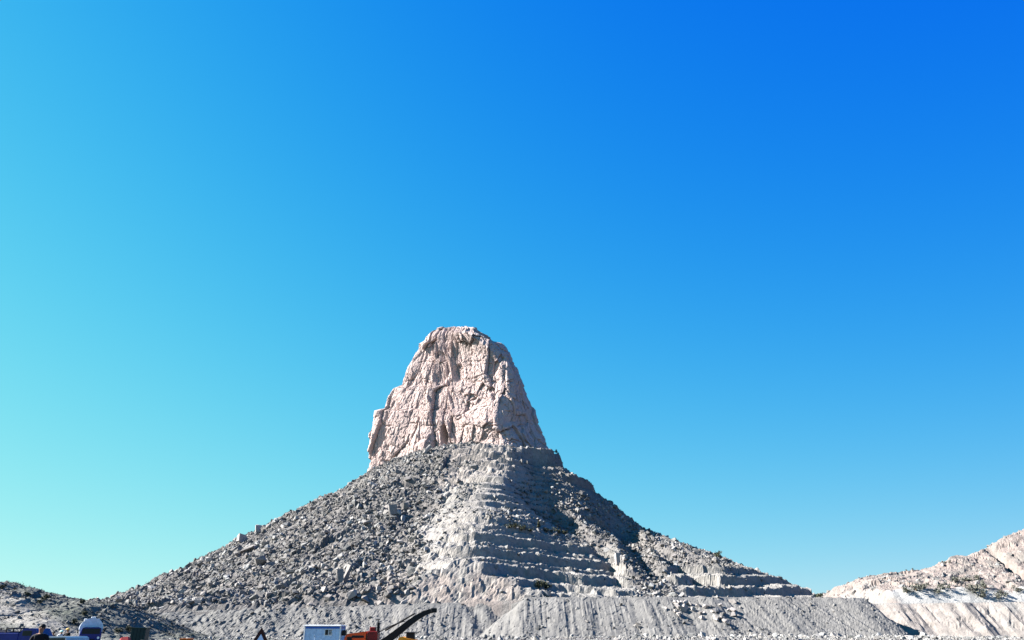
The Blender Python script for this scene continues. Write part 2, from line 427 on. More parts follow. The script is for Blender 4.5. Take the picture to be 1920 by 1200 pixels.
ker = np.hanning(27); ker /= ker.sum()
XYs = np.stack([sum(np.roll(XY[:, :, c], q - 13, axis=1) * ker[q] for q in range(27)) for c in range(2)], -1)
tan = np.roll(XYs, -1, 1) - np.roll(XYs, 1, 1); L = np.hypot(tan[..., 0], tan[..., 1]) + 1e-9
nx, ny = tan[..., 1] / L, -tan[..., 0] / L            # outward
cen = XYs.mean(1, keepdims=True)
if ((XYs - cen)[..., 0] * nx + (XYs - cen)[..., 1] * ny).mean() < 0: nx, ny = -nx, -ny
S = np.repeat((np.cumsum(np.hypot(*(np.roll(XYs[0], -1, 0) - XYs[0]).T)))[None], nz, 0)
Z = np.repeat(zs_[:, None], ns, 1)
W1 = 1.8 * fbm(S / 30, Z / 40, o=3, seed=101); W2 = 1.8 * fbm(S / 30, Z / 40, o=3, seed=103)
jx = XYs[..., 0] + W1 - .30 * (Z - 150) * np.clip(-(XYs[..., 0] + 25) / 60, -.6, 1); jy = XYs[..., 1] + W2; jz = Z + 1.5 * fbm(S / 15, Z / 15, o=2, seed=105)
vs_ = 1 + .9 * sst(-45, -85, XYs[..., 0])             # taller columns on the left
jz = jz / vs_
disp = -1.0 + 3.6 * facets3(jx / 23, jy / 23, jz / 42, 111, 2.0, .25, .06)
disp += 1.6 * facets3(jx / 11, jy / 11, jz / 19, 117, 2.0, .35, .06)
disp += .8 * facets3(jx / 5.2, jy / 5.2, jz / 7, 121, 1.5, .4, .08)
disp += .4 * facets3(jx / 2.5, jy / 2.5, jz / 2.8, 127, 1.4, .4, .1)
disp += .2 * facets3(jx / 1.2, jy / 1.2, jz / 1.2, 131, 1.2, .3)
disp += 1.4 * fbm(S / 30, Z / 30, o=3, seed=135) + .25 * fbm(S / 3, Z / 3, o=3, seed=137)
for zc, amp, wd, ph_ in ((133, 1.7, 1.0, 0), (166, 1.6, .8, 2), (181, 1.1, .6, 4), (206, 1.5, .8, 1), (226, 1.1, .7, 5)):   # bedding cracks
    zz = zc + 6 * fbm(S / 40, S * 0 + ph_, o=3, seed=140) * 2
    disp -= amp * np.exp(-((Z - zz) / wd) ** 2) * sst(-.1, .25, fbm(S / 16, S * 0 + ph_ + 9, o=2, seed=142))
disp -= 4.5 * sst(ZT - 11, ZT, Z) ** 2
def scr(u, v, w, h):                                   # weight around a place on the front face
    us, vs = proj(XYs[..., 0], XYs[..., 1], Z * XYs[..., 1] / 625.)
    return np.clip(1 - ((us - u) / w) ** 2 - ((vs - v) / h) ** 2, 0, 1) * (ny < .3)
disp -= 10 * sst(0, .4, scr(831, 818, 7, 24))           # tall dark cleft at the foot
disp -= 3.5 * sst(0, .4, scr(919, 731, 6, 6)) + 2.5 * sst(0, .6, scr(880, 745, 14, 8))
disp += 3 * sst(0, .9, scr(790, 830, 28, 30)) + 2.5 * sst(0, .8, scr(905, 790, 45, 38))
disp -= 3 * sst(0, .7, scr(858, 700, 14, 20)) + 3.0 * sst(0, .6, scr(826, 690, 18, 34))
X3 = XYs[..., 0] + nx * disp; Y3 = XYs[..., 1] + ny * disp
Z3 = Z + .5 * fbm(S / 2.5, Z / 2.5, o=2, seed=151) + 1.2 * sst(ZT - 6, ZT, Z) * fbm(X3 / 7, Y3 / 7, o=2, seed=9)
topx, topy = X3[-1], Y3[-1]; zk = lambda y: np.minimum(y, 655) / 625.
Z3 = Z3 * zk(Y3)
c0 = np.array((topx.mean(), topy.mean()))
cap = []
for f in (.93, .86, .78, .7, .6, .5, .4, .3, .2, .1, .02):
    x = c0[0] + (topx - c0[0]) * f; y = c0[1] + (topy - c0[1]) * f
    cap.append(np.stack([x, y, (ZT) * zk(y) + 1.6 * facets(x / 6, y / 6, 161) + 1.2 * facets(x / 2.4, y / 2.4, 163) + 1.0 * (1 - f)], -1))
V = np.concatenate([np.stack([X3, Y3, Z3], -1).reshape(-1, 3)] + cap)
g1 = fbm(V[:, 0] / 16 + V[:, 1] / 20, V[:, 2] / 38, o=4, seed=171); g2 = fbm(V[:, 0] / 3, V[:, 2] / 6, o=3, seed=173)
C = np.zeros((len(V), 3)) + np.array((.90, .71, .665))
C = mixc(C, (.93, .765, .72), sst(.0, .5, g1)); C = mixc(C, (.80, .60, .565), sst(.05, .5, -g1 + .3 * g2) * .7)
C = mixc(C, (.70, .62, .59), sst(.2, .5, g2 - g1 * .4) * .6)
bo = np_mesh('rock_butte', V, grid_faces(nz + len(cap), ns, True), M['butte'], C)
tag(bo, kind='structure')

# ------------------------------------------------------------------ spoil banks in front, with the haul road along their top
def fan(x, y, apex, ztop, edge_y, slope, seed, xr=None):
    """tipped bank: level top behind edge_y(x) and to the right of the apex, angle of repose before it"""
    ey = edge_y(x)
    dx = np.clip(apex - x, 0, None) if xr is None else np.clip(apex - x, 0, None) + np.clip(x - xr, 0, None)
    dy = np.clip(ey - y, 0, None)
    return np.hypot(dx, dy)
bx = np.arange(-330, 262, .62); by = np.arange(296, 351.5, .62)
BX, BY = np.meshgrid(bx, by)
zt = np.interp(BX, [-330, -250, -200, -140, -90, -20, 10, 120, 240, 330], [5, 6, 7.5, 10, 11.5, 13.8, 15.2, 15.2, 13.5, 13])
eyL = 345 + 3 * fbm(BX / 30, BX * 0, o=3, seed=201) * 2
dL = np.clip(eyL - BY, 0, None)
notch = 7.5 * np.exp(-((BX - (-4 + .25 * (345 - BY))) / 7) ** 2) + 3.5 * np.exp(-((BX + 17 - .35 * (345 - BY)) / 3.5) ** 2)
dL = dL + notch * sst(0, 6, dL + 3)
shear = lambda d, k: BX + k * d
flL = fbm((BX + .55 * dL * np.clip((BX + 20) / 60, -1.4, .2)) / 1.7, dL / 26, o=3, seed=203) + .8 * fbm((BX + .5 * dL * np.clip((BX + 20) / 60, -1.4, .2)) / 5.5, dL / 30, o=2, seed=207)
hL = zt - np.clip(BX - 100, 0, None) - dL * .66 + flL * .75 * sst(0, 5, dL)
AP = 6.0
eyR = 333 + 2.5 * fbm(BX / 26, BX * 0 + 3, o=3, seed=211) * 2
dxR = np.clip(AP - BX, 0, None); dyR = np.clip(eyR - BY, 0, None); dR = np.hypot(dxR + 1.6 * np.clip(BX - 149 - 1.5 * flL, 0, None), dyR)
sx_ = np.where(BX < AP, AP - dR * np.arctan2(dxR, dyR) * .9, BX) - .75 * dyR * sst(20, 190, BX)
flR = fbm(sx_ / 1.6, dR / 24, o=3, seed=213) + .9 * fbm(sx_ / 5.2, dR / 40, o=2, seed=217)
gR = np.exp(-((sx_ - 166) / 3.0) ** 2) * 2.2
hR = zt + .1 - dR * .70 + (flR * .65 - gR) * sst(0, 4, dR)
BH = np.maximum(hL, hR)

toe = sst(.0, 2.2, BH)
BH = np.maximum(BH, -.6) + (.35 + .5 * (1 - sst(-110, -40, BX))) * facets(BX / 2.4, BY / 2.4, 221) * 1. + .3 * (1 - sst(-110, -40, BX)) * facets(BX / 5, BY / 5, 222) * sst(.5, 3, BH) + .12 * fbm(BX / 1.2, BY / 1.2, seed=223)
n1 = fbm(BX / 16, BY / 12, o=4, seed=231)
C = np.zeros(BX.shape + (3,)) + np.array((.32, .312, .302))
C = mixc(C, (.32, .31, .30), sst(0, .5, np.where(hR >= hL, flR, flL)) * .5)
C = mixc(C, (.39, .38, .365), sst(.1, .4, n1) * .6)
C = mixc(C, (.28, .28, .27), (1 - sst(-170, -60, BX)) * .6)
bk = np_mesh('spoil_bank', np.stack([BX, BY, BH], -1).reshape(-1, 3), grid_faces(*BX.shape), M['spoil'], C.reshape(-1, 3))
tag(bk, kind='structure')
def bank_at(x, y):
    j = int(np.clip((x - bx[0]) / .62, 0, len(bx) - 1)); i = int(np.clip((y - by[0]) / .62, 0, len(by) - 1)); return float(BH[i, j])

# ------------------------------------------------------------------ right-hand hill with its quarry face
rx = np.arange(146, 470, .85); ry = np.arange(296, 700, .85)
RX_, RY_ = np.meshgrid(rx, ry)
def rpx(l, Y): a = np.array([px(u, v, Y) for u, v in l]); return a[:, 0], a[:, 2]
sxk, szk = rpx([(1380, 1160), (1520, 1150), (1545, 1140), (1560, 1124), (1582, 1102), (1610, 1084), (1640, 1079), (1680, 1078), (1700, 1071), (1740, 1066), (1770, 1052), (1800, 1045), (1845, 1028), (1870, 1015), (1920, 991), (2000, 960), (2300, 840)], 485)
crest = np.interp(RX_, sxk, szk)
wob = 6 * fbm(RX_ / 30, RY_ / 30, o=3, seed=301)
gentle = 1 - sst(196, 208, RX_)                       # smooth grey slope at the left end
BZ = 13.4
rise = np.clip(crest - BZ, 0, None)
fz = np.minimum(.72 * rise, 10.5 + 1.2 * fbm(RX_ / 12, RX_ * 0, o=3, seed=305) * 2)
prof = np.interp(RY_ + wob, [428, 436, 485, 520, 560, 700], [0, 0, 1.0, .5, .1, 0])
face = np.interp(RY_ + .15 * wob, [421, 431], [0, 1]) * fz
RH = BZ + np.where(RY_ + wob < 436, face, fz + (rise - fz) * prof)
RH = RH * (1 - gentle) + gentle * (BZ + rise * np.interp(RY_ + wob, [432, 485, 520, 560, 700], [0, 1, .5, .1, 0]))
wall_y = 356 + 4 * fbm(RX_ / 14, RX_ * 0, o=3, seed=303) * 2 - .42 * (RX_ - 150)
dW = np.clip(wall_y - RY_, 0, None)
low = BZ - dW * np.interp(RX_, [150, 180, 200, 230], [.75, .75, .85, 1.1])
RH = np.where(RY_ < 402, np.minimum(RH, low), RH)
rk = facets((RX_ + wob) / 11, (RY_ + wob) / 11, 311) * 2.6 + facets(RX_ / 4.6, RY_ / 4.6, 313) * 1.0 + facets(RX_ / 2.2, RY_ / 2.2, 317) * .4
upper = sst(434, 446, RY_ + wob) * (1 - .85 * gentle)
RH = RH + rk * (.10 + .75 * upper) * (RY_ > 404)
cr = px(1887, 1070, 470); RH = RH - 7 * np.exp(-((RX_ - cr[0] - .15 * (RY_ - 470)) / 2.2) ** 2) * sst(446, 456, RY_) * (1 - sst(480, 490, RY_))
lowm = (dW > 0)
fl = fbm(RX_ / 3.2, RY_ / 30, o=3, seed=321)
RH = RH + np.where(lowm, 1.4 * fl + .9 * facets(RX_ / 4, RY_ / 6, 323), 0) * sst(1, 4, RH) * sst(0, 4, dW)
c2 = px(1888, 1170, 356); RH = RH - 6 * np.exp(-((RX_ - c2[0] + .5 * (RY_ - 356)) / 1.0) ** 2) * lowm
RH = np.maximum(RH, -.6)
n1 = fbm(RX_ / 22, RY_ / 22, o=4, seed=331); n2 = fbm(RX_ / 4, RY_ / 4, o=4, seed=333)
C = np.zeros(RX_.shape + (3,)) + np.array((.43, .36, .33))
C = mixc(C, (.30, .29, .27), sst(-.1, .4, n1 + .5 * n2) * .8)
C = mixc(C, (.50, .47, .44), sst(.05, .45, -n1 + .6 * n2) * .6)
wf = ((RY_ + .15 * wob < 432 + 9 * n2 + 3 * n1) & (RY_ > 410)) * sst(205, 211, RX_ + 10 * n1)
C = mixc(C, (.74, .73, .70), wf)
C = mixc(C, (.40, .40, .39), gentle * (1 - sst(.75, .9, (RH - BZ) / (rise + .1))))
LOWC = mixc(mixc(np.zeros_like(C) + (.43, .39, .365), (.43, .345, .31), sst(.0, .35, n1 + .3 * n2) * sst(190, 230, RX_)), (.42, .43, .43), sst(.1, .3, -n1) * .6)
C = np.where(lowm[..., None], LOWC, C)
rh = np_mesh('right_hill', np.stack([RX_, RY_, RH], -1).reshape(-1, 3), grid_faces(*RX_.shape), M['hill'], C.reshape(-1, 3))
tag(rh, kind='structure')

# ------------------------------------------------------------------ left-hand mound, nearer
lx = np.arange(-170, -55, .36); ly = np.arange(140, 260, .36)
LX_, LY_ = np.meshgrid(lx, ly)
kx, kz = rpx([(-200, 1060), (-60, 1085), (0, 1097), (22, 1106), (60, 1112), (85, 1120), (110, 1128), (150, 1127), (190, 1132), (215, 1148), (250, 1172), (265, 1182), (300, 1194), (340, 1210)], 200)
cz = np.interp(LX_, kx, kz)
pr = np.interp(LY_ + 5 * fbm(LX_ / 20, LY_ / 20, o=3, seed=401), [150, 165, 185, 200, 215, 240, 258], [0, .18, .62, 1, 1, .6, 0])
LH = cz * pr + .7 * facets(LX_ / 6, LY_ / 6, 405) * pr + .35 * facets(LX_ / 2.2, LY_ / 2.2, 407) * pr + .15 * facets(LX_ / 1.2, LY_ / 1.2, 408) * pr + 1.2 * fbm(LX_ / 7, LY_ / 7, o=5, seed=409) * pr
LH = np.maximum(LH, 0) - .3 + .3 * pr
n1 = fbm(LX_ / 14, LY_ / 14, o=5, seed=411); n2 = fbm(LX_ / 3, LY_ / 3, o=3, seed=413)
C = np.zeros(LX_.shape + (3,)) + np.array((.27, .275, .25))
C = mixc(C, (.17, .19, .155), sst(.0, .4, n1 + .5 * n2) * .8)
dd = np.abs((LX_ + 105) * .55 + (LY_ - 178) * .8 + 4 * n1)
C = mixc(C, (.52, .49, .45), (1 - sst(3, 6, dd)) * .8)  # sandy diagonal across the face, the sunlit band put into its colour
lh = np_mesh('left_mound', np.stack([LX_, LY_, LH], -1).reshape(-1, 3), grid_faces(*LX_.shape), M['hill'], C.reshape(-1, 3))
tag(lh, kind='structure')

# ground sheet to the horizon, with gentle relief in the middle distance
gx = np.concatenate([-np.geomspace(6000, 60, 40), np.linspace(-50, 50, 60), np.geomspace(60, 6000, 40)])
gy = np.concatenate([-np.geomspace(3000, 20, 16), np.linspace(0, 300, 120), np.geomspace(310, 9000, 50)])
A, B = np.meshgrid(gx, gy)
gz = .10 * fbm(A / 9, B / 9, o=3, seed=501) * (np.abs(B) < 320) - .05
go = np_mesh('ground', np.stack([A, B, gz], -1).reshape(-1, 3), grid_faces(*A.shape), M['ground'], smooth=True)
tag(go, kind='structure')

def left_at(x, y):
    j = np.clip(((x - lx[0]) / .36).astype(int), 0, len(lx) - 1); i = np.clip(((y - ly[0]) / .36).astype(int), 0, len(ly) - 1); return LH[i, j]
def right_at(x, y):
    j = np.clip(((x - rx[0]) / .85).astype(int), 0, len(rx) - 1); i = np.clip(((y - ry[0]) / .85).astype(int), 0, len(ry) - 1); return RH[i, j]
def bank_np(x, y):
    j = np.clip(((x - bx[0]) / .62).astype(int), 0, len(bx) - 1); i = np.clip(((y - by[0]) / .62).astype(int), 0, len(by) - 1); return BH[i, j]
def seen(u, v, fn, y0, y1):
    yy = np.linspace(y0, y1, 1500); a, b, c = ray(u, v); xx = a / b * yy; zz = CAM_H + c / b * yy; hh = fn(xx, yy)
    k = int(np.argmax(hh > zz))
    if hh[k] <= zz[k]: k = int(np.argmin(zz - hh))
    return np.array((xx[k], yy[k], hh[k]))
# ------------------------------------------------------------------ rubble: thousands of stones nobody could count
def hull(rng, n=13, cube=.45):
    """angular block: convex hull of points on a cube-like shell"""
    bm = bmesh.new()
    for _ in range(n):
        v = rng.normal(size=3); v /= np.linalg.norm(v); v = np.sign(v) * np.abs(v) ** cube; bm.verts.new(v)
    bmesh.ops.convex_hull(bm, input=bm.verts)
    bmesh.ops.delete(bm, geom=[v for v in bm.verts if not v.link_faces], context='VERTS')
    bmesh.ops.triangulate(bm, faces=bm.faces); bm.verts.index_update()
    V = np.array([x.co[:] for x in bm.verts]); F = np.array([[q.index for q in x.verts] for x in bm.faces]); bm.free()
    return V / np.abs(V).max(), F
_r = np.random.RandomState(5)
HULLS = [hull(_r, 12 + i % 5) for i in range(12)]
def rot_mats(rs, n):
    q = rs.normal(size=(n, 4)); q /= np.linalg.norm(q, axis=1)[:, None]; w, x, y, z = q.T
    return np.stack([1 - 2 * (y * y + z * z), 2 * (x * y - z * w), 2 * (x * z + y * w), 2 * (x * y + z * w), 1 - 2 * (x * x + z * z), 2 * (y * z - x * w),
                     2 * (x * z - y * w), 2 * (y * z + x * w), 1 - 2 * (x * x + y * y)], -1).reshape(-1, 3, 3)
def stones(name, P, size, m, seed, cols):
    rs = np.random.RandomState(seed); VV, FF, CC, off = [], [], [], 0
    pick = rs.randint(0, len(HULLS), len(P))
    for h, (v, f) in enumerate(HULLS):
        k = np.where(pick == h)[0]; n = len(k)
        vv = v[None] * np.stack([rs.uniform(.8, 1.35, n), rs.uniform(.6, 1.0, n), rs.uniform(.4, .9, n)], -1)[:, None]
        vv = np.einsum('nij,nvj->nvi', rot_mats(rs, n), vv) * size[k, None, None] + P[k, None]
        VV.append(vv.reshape(-1, 3)); FF.append((f[None] + (np.arange(n) * len(v))[:, None, None]).reshape(-1, 3) + off)
        CC.append(np.repeat(cols[k], len(v), 0)); off += n * len(v)
    return tag(np_mesh(name, np.concatenate(VV), np.concatenate(FF), m, np.concatenate(CC)), kind='stuff')
def scatter(n, xr, yr, dens):
    x = rs.uniform(*xr, n); y = rs.uniform(*yr, n)
    k = rs.uniform(size=n) < dens(x, y)
    return x[k], y[k]
def grey(n, lo, hi, g=1.6):
    t = rs.uniform(size=(n, 1)); w = rs.uniform(size=(n, 1))
    return (lo + (hi - lo) * t ** g) * (np.array((1, .94, .895)) * w + np.array((.97, .98, .97)) * (1 - w))
rs = np.random.RandomState(7)
def cell(x, y): return np.clip(np.searchsorted(ys, y), 0, len(ys) - 1), np.clip(np.searchsorted(xs, x), 0, len(xs) - 1)
def rub_dens(x, y):
    h = ground_at(x, y); i, j = cell(x, y)
    d = np.where(x < 0, .95, .8) * (1 - .95 * TERR[i, j]) * (1 - .92 * pale[i, j]) * (h > 8) * (y > 352) * (y < 640)
    d = d * (.3 + .7 * sst(-.25, .2, fbm(x / 30, y / 30, o=3, seed=601)))
    return d * (dpoly(x, y, BAND)[0] > 15) * (1 - .8 * (x > 15) * (h > 95))
x, y = scatter(105000, (-330, 230), (350, 640), rub_dens)
size = np.minimum(.42 * (1 - rs.uniform(size=len(x)) * .985) ** -.42, 2.6)
zone = (1 - .42 * sst(-.15, .3, fbm(x / 34, y / 34, o=4, seed=621)))[:, None] * np.where(size > 1.3, 1.25, 1)[:, None]
stones('slope_rubble', np.stack([x, y, ground_at(x, y) + .15 * size], -1), size, M['rubble'], 11, grey(len(x), .24, .58) * zone)
x, y = scatter(9000, (-330, 150), (312, 347), lambda x, y: (bank_np(x, y) > .3) * (.12 + .3 * (x < -60) + + .8 * sst(.0, .3, fbm(x / 14, y / 14, o=3, seed=603))))
size = np.minimum(.22 * (1 - rs.uniform(size=len(x)) * .985) ** -.42, 1.3)
stones('bank_rubble', np.stack([x, y, bank_np(x, y) + .1 * size], -1), size, M['rubble'], 12, grey(len(x), .2, .5))
x, y = scatter(3500, (-165, -58), (150, 255), lambda x, y: (left_at(x, y) > 1.2) * 1.)
size = np.minimum(.14 * (1 - rs.uniform(size=len(x)) * .985) ** -.42, 1.1)
stones('mound_rubble', np.stack([x, y, left_at(x, y) + .1 * size], -1), size, M['rubble'], 13, grey(len(x), .13, .33))
x, y = scatter(9000, (-140, 175), (175, 318), lambda x, y: .5 + .5 * (x > 30))
size = np.minimum(.14 * (1 - rs.uniform(size=len(x)) * .985) ** -.45, .9)
stones('floor_gravel', np.stack([x, y, .1 * size], -1), size, M['rubble'], 14, grey(len(x), .28, .62))
x, y = scatter(2200, (45, 160), (262, 312), lambda x, y: sst(0, .5, 1 - np.abs(y - 300 - 6 * fbm(x / 20, x * 0, seed=5)) / 7))
size = np.minimum(.3 * (1 - rs.uniform(size=len(x)) * .985) ** -.42, 1.4)
stones('pale_rubble', np.stack([x, y, .2 * size], -1), size, M['rubble'], 15, grey(len(x), .4, .68))
x, y = scatter(7000, (200, 440), (405, 640), lambda x, y: (right_at(x, y) > 15) * (y > 436) * 1.)
size = np.minimum(.35 * (1 - rs.uniform(size=len(x)) * .985) ** -.4, 2.2)
stones('right_rubble', np.stack([x, y, right_at(x, y) + .1 * size], -1), size, M['rubble'], 16, grey(len(x), .3, .55))

# low scrub dotted over the slopes: leaf tufts nobody could count
def tuft(rng, n, flat=.8):
    """leaf-sized quads spread through a lumpy crown of radius 1, base at z = 0"""
    lob = rng.normal(size=(7, 3)) * (.42, .42, .25) + (0, 0, .6)
    c = lob[rng.randint(0, 7, n)] + rng.normal(size=(n, 3)) * (.24, .24, .2); c[:, 2] = np.abs(c[:, 2]) * flat
    a = rng.normal(size=(n, 3)); a /= np.linalg.norm(a, axis=1)[:, None]; b = np.cross(a, rng.normal(size=(n, 3))); b /= np.linalg.norm(b, axis=1)[:, None]
    s = rng.uniform(.08, .2, (n, 1)); V = np.stack([c - a * s, c - b * s * .7, c + a * s, c + b * s * .7], 1).reshape(-1, 3)
    return V, np.arange(n * 4).reshape(-1, 4)
def scrub_dens(x, y):
    h = ground_at(x, y); i, j = cell(x, y)
    return (h > 8) * (y > 352) * (1 - .9 * TERR[i, j]) * sst(-.1, .35, fbm(x / 25, y / 25, o=3, seed=611)) * np.where((x > 5) & (h > 70), 1., .55)
x, y = scatter(9000, (-320, 230), (350, 620), scrub_dens)
x2, y2 = scatter(1300, (-160, -60), (150, 240), lambda x, y: (left_at(x, y) > .5) * 1.)
rg = np.random.RandomState(3); T_ = [tuft(rg, 26) for _ in range(6)]
VV, FF, off = [], [], 0
for k, (a, b, c, s) in enumerate([(a, b, float(ground_at(np.array([a]), np.array([b]))[0]), rs.uniform(.5, 1.5)) for a, b in zip(x, y)] + [(a, b, float(left_at(np.array([a]), np.array([b]))[0]), rs.uniform(.25, .7)) for a, b in zip(x2, y2)]):
    v, f = T_[k % 6]; VV.append(v * s + (a, b, c - .1)); FF.append(f + off); off += len(v)
tag(np_mesh('scrub', np.concatenate(VV), np.concatenate(FF), M['scrub']), kind='stuff')
# ------------------------------------------------------------------ single boulders
def boulder(name, p, sc, rz=0., tilt=0., n=16, seed=0, m='boulder', sink=.25, cube=.45):
    rng = np.random.RandomState(seed); V, F = hull(rng, n, cube)
    V = V * np.array(sc) * .5; ct, st = math.cos(tilt), math.sin(tilt)
    V = np.stack([V[:, 0] * ct - V[:, 2] * st, V[:, 1], V[:, 0] * st + V[:, 2] * ct], -1)
    V[:, 2] -= V[:, 2].min() * (1 - sink)
    o = np_mesh(name, V, F, M[m]); o.location = tuple(float(q) for q in p); o.rotation_euler = (0, 0, rz)
    return o
BL = [  # u, v of the foot, size (w, d, h) in metres, turn, tilt, material, label
 (484, 1001, (5, 4.6, 9), .3, .10, 'boulder_pale', 'tall pinkish boulder standing up on the left skyline of the mountain'),
 (454, 1017, (9, 5.5, 6), .2, -.3, 'boulder_pale', 'wide pinkish boulder on the skyline just left of the tall standing one'),
 (462, 1038, (10.2, 3.4, 2.18), .0, .5, 'boulder', 'long grey slab arched over a dark hollow below the skyline boulders'),
 (487, 1060, (6.8, 4.76, 4.76), .5, .5, 'boulder', 'broad grey slab leaning on the slope right of the dark hollow'),
 (736, 966, (5.78, 4.76, 8.16), .4, .05, 'boulder', 'large pointed slab standing in front of a dark hollow high on the slope'),
 (760, 955, (4.76, 4.76, 4.76), .9, .3, 'boulder', 'square block in the dark hollow right of the pointed slab'),
 (790, 942, (3.06, 2.04, 1.9), .2, .2, 'boulder_pale', 'small pale block at the top right of the dark hollow'),
 (649, 1092, (2.72, 4.08, 10.2), .2, -.12, 'boulder', 'thin upright pillar of rock beside a dark vertical crevice'),
 (636, 1090, (3.4, 3.4, 6.8), .6, .1, 'boulder', 'dark upright block left of the vertical crevice'),
 (660, 1122, (4.76, 3.4, 3.74), .3, .35, 'boulder_pale', 'bright white triangular boulder low on the left slope'),
 (603, 1111, (4.42, 3.4, 2.72), .1, .1, 'boulder_pale', 'pale rounded boulder above a wide shadow low on the left slope'),
 (545, 1074, (5.1, 2.72, 1.77), .0, .2, 'boulder_pale', 'flat white rock in the middle of the left slope'),
 (617, 961, (2.72, 2.72, 2.99), .7, .0, 'boulder_pale', 'square white block high on the left slope near the skyline'),
 (707, 924, (3.06, 2.04, 2.04), .2, .3, 'boulder_pale', 'white rock below the left foot of the rock tower'),
 (696, 938, (2.72, 2.04, 2.04), .5, -.2, 'boulder_pale', 'pale rock a little lower than the white one under the tower'),
 (659, 951, (3.4, 2.72, 2.04), .1, .4, 'boulder_pale', 'tilted pale block between the tower foot and the skyline'),
 (625, 999, (3.4, 2.72, 3.06), .8, .2, 'boulder_pale', 'pale block with a broken corner halfway up the left slope'),
 (750, 1019, (4.08, 2.72, 2.04), .1, -.3, 'boulder_pale', 'pointed white rock near the middle of the slope left of the pale scree'),
 (627, 1028, (3.06, 2.38, 2.04), .3, .2, 'boulder_pale', 'small pale rock between the flat white rock and the dark crevice'),
 (710, 1107, (2.45, 2.04, 2.04), .4, .0, 'boulder_pale', 'small white rock right of the bright triangular boulder'),
 (797, 973, (3.06, 2.04, 1.63), .2, .2, 'boulder_pale', 'pale rock beside the white streak of scree'),
 (822, 978, (2.86, 2.04, 2.04), .6, .1, 'boulder_pale', 'pale rock at the upper end of the scree streak'),
 (757, 1139, (3.74, 2.04, 1.9), .3, .5, 'boulder_pale', 'slanting white slab on the road edge above the black boom'),
 (690, 984, (6.8, 2.72, 2.04), .1, .35, 'boulder', 'long brownish slab lying along the slope under the pointed slab'),
 (801, 850, (2.72, 3.4, 9.52), .3, -.62, 'boulder_pale', 'long pale slab leaning against the foot of the rock tower'),
 (829, 846, (2.38, 2.72, 5.44), .2, -.7, 'boulder_pale', 'short pale slab leaning below the dark cleft of the tower'),
 (1358, 1050, (2.31, 2.04, 2.04), .1, .1, 'boulder_pale', 'white rock on the right skyline beside the dark bush'),
 (1369, 1053, (2.18, 2.04, 1.77), .5, .2, 'boulder_pale', 'second white rock on the right skyline, lower than its neighbour'),
 (1158, 1058, (3.4, 3.4, 7.48), .2, .05, 'boulder_pale', 'pale upright rock rib at the right end of the quarry benches'),
 (1290, 1096, (2.38, 2.04, 2.38), .2, .1, 'boulder_pale', 'round pale boulder on the bench line of the right slope'),
]
for i, (u, v, sc, rz, ti, m, lab) in enumerate(BL):
    tag(boulder('boulder', surf(u, v), sc, rz, ti, 13 + i % 5, 900 + i, m), lab, 'boulder')
# big stones of the rubble: same kind, nothing tells them apart
rs2 = np.random.RandomState(77)
protos = [boulder('boulder', (0, 0, 0), (1.25, 1, .85), 0, 0, 12 + i % 5, 700 + i, 'boulder', .3) for i in range(8)]
used = set()
def drop(n, us, vs, lo, hi, lab, grp, pick=lambda u, v: True):
    k = 0
    while k < n:
        u, v = rs2.uniform(*us), rs2.uniform(*vs)
        if not pick(u, v): continue
        p = surf(u, v)
        i_, j_ = cell(np.array([p[0]]), np.array([p[1]]))
        if TERR[i_[0], j_[0]] > .3 or pale[i_[0], j_[0]] > .4 or (p[1] > 560 and abs(u - 850) < 190): continue
        q = protos[k % 8]; o = q if q.name not in used else q.copy()
        if q.name in used: COL.objects.link(o)
        used.add(q.name); k += 1
        s = rs2.uniform(lo, hi) * (1 if rs2.rand() < .8 else 1.4)
        o.location = tuple(float(a) for a in p); o.rotation_euler = (rs2.uniform(-.4, .4), rs2.uniform(-.4, .4), rs2.uniform(0, 6.28))
        o.scale = (s, s * rs2.uniform(.8, 1.1), s * rs2.uniform(.75, 1.15))
        tag(o, lab, 'boulder', grp)
sky_l = lambda u: np.interp(u, [200, 350, 500, 683, 760], [1127, 1062, 985, 890, 850])
drop(200, (230, 860), (860, 1140), 1.5, 2.9, 'grey angular boulder among the rubble of the broad left slope', 'boulders in the rubble of the left slope', lambda u, v: v > sky_l(u) + 8 and v < 1160 - (u - 230) * .05)
sky_r = lambda u: np.interp(u, [1000, 1103, 1200, 1350, 1450], [840, 912, 985, 1045, 1083])
drop(60, (1040, 1420), (900, 1080), 1.3, 2.6, 'grey angular boulder among the rubble of the right slope', 'boulders in the rubble of the right slope', lambda u, v: v > sky_r(u) + 10)
# blasted white blocks tipped on the spoil bank
bp = [boulder('boulder', (0, 0, 0), (1.3, 1, .8), 0, 0, 13, 760 + i, 'boulder_pale', .2) for i in range(5)]
for i in range(34):
    u = 1232 + 150 * rs2.rand() ** .8; v = 1130 + rs2.uniform(0, 1) * (18 + (u - 1232) * .18)
    p = seen(u, v, bank_np, 298, 350); q = bp[i % 5]; o = q if i < 5 else q.copy()
    if i >= 5: COL.objects.link(o)
    s = rs2.uniform(1.0, 2.6); o.location = tuple(map(float, p)); o.rotation_euler = (rs2.uniform(-.5, .5), rs2.uniform(-.5, .5), rs2.uniform(0, 6)); o.scale = (s, s, s)
    tag(o, 'white blasted block in the pile tipped on the right half of the grey bank', 'boulder', 'white blocks tipped on the spoil bank')

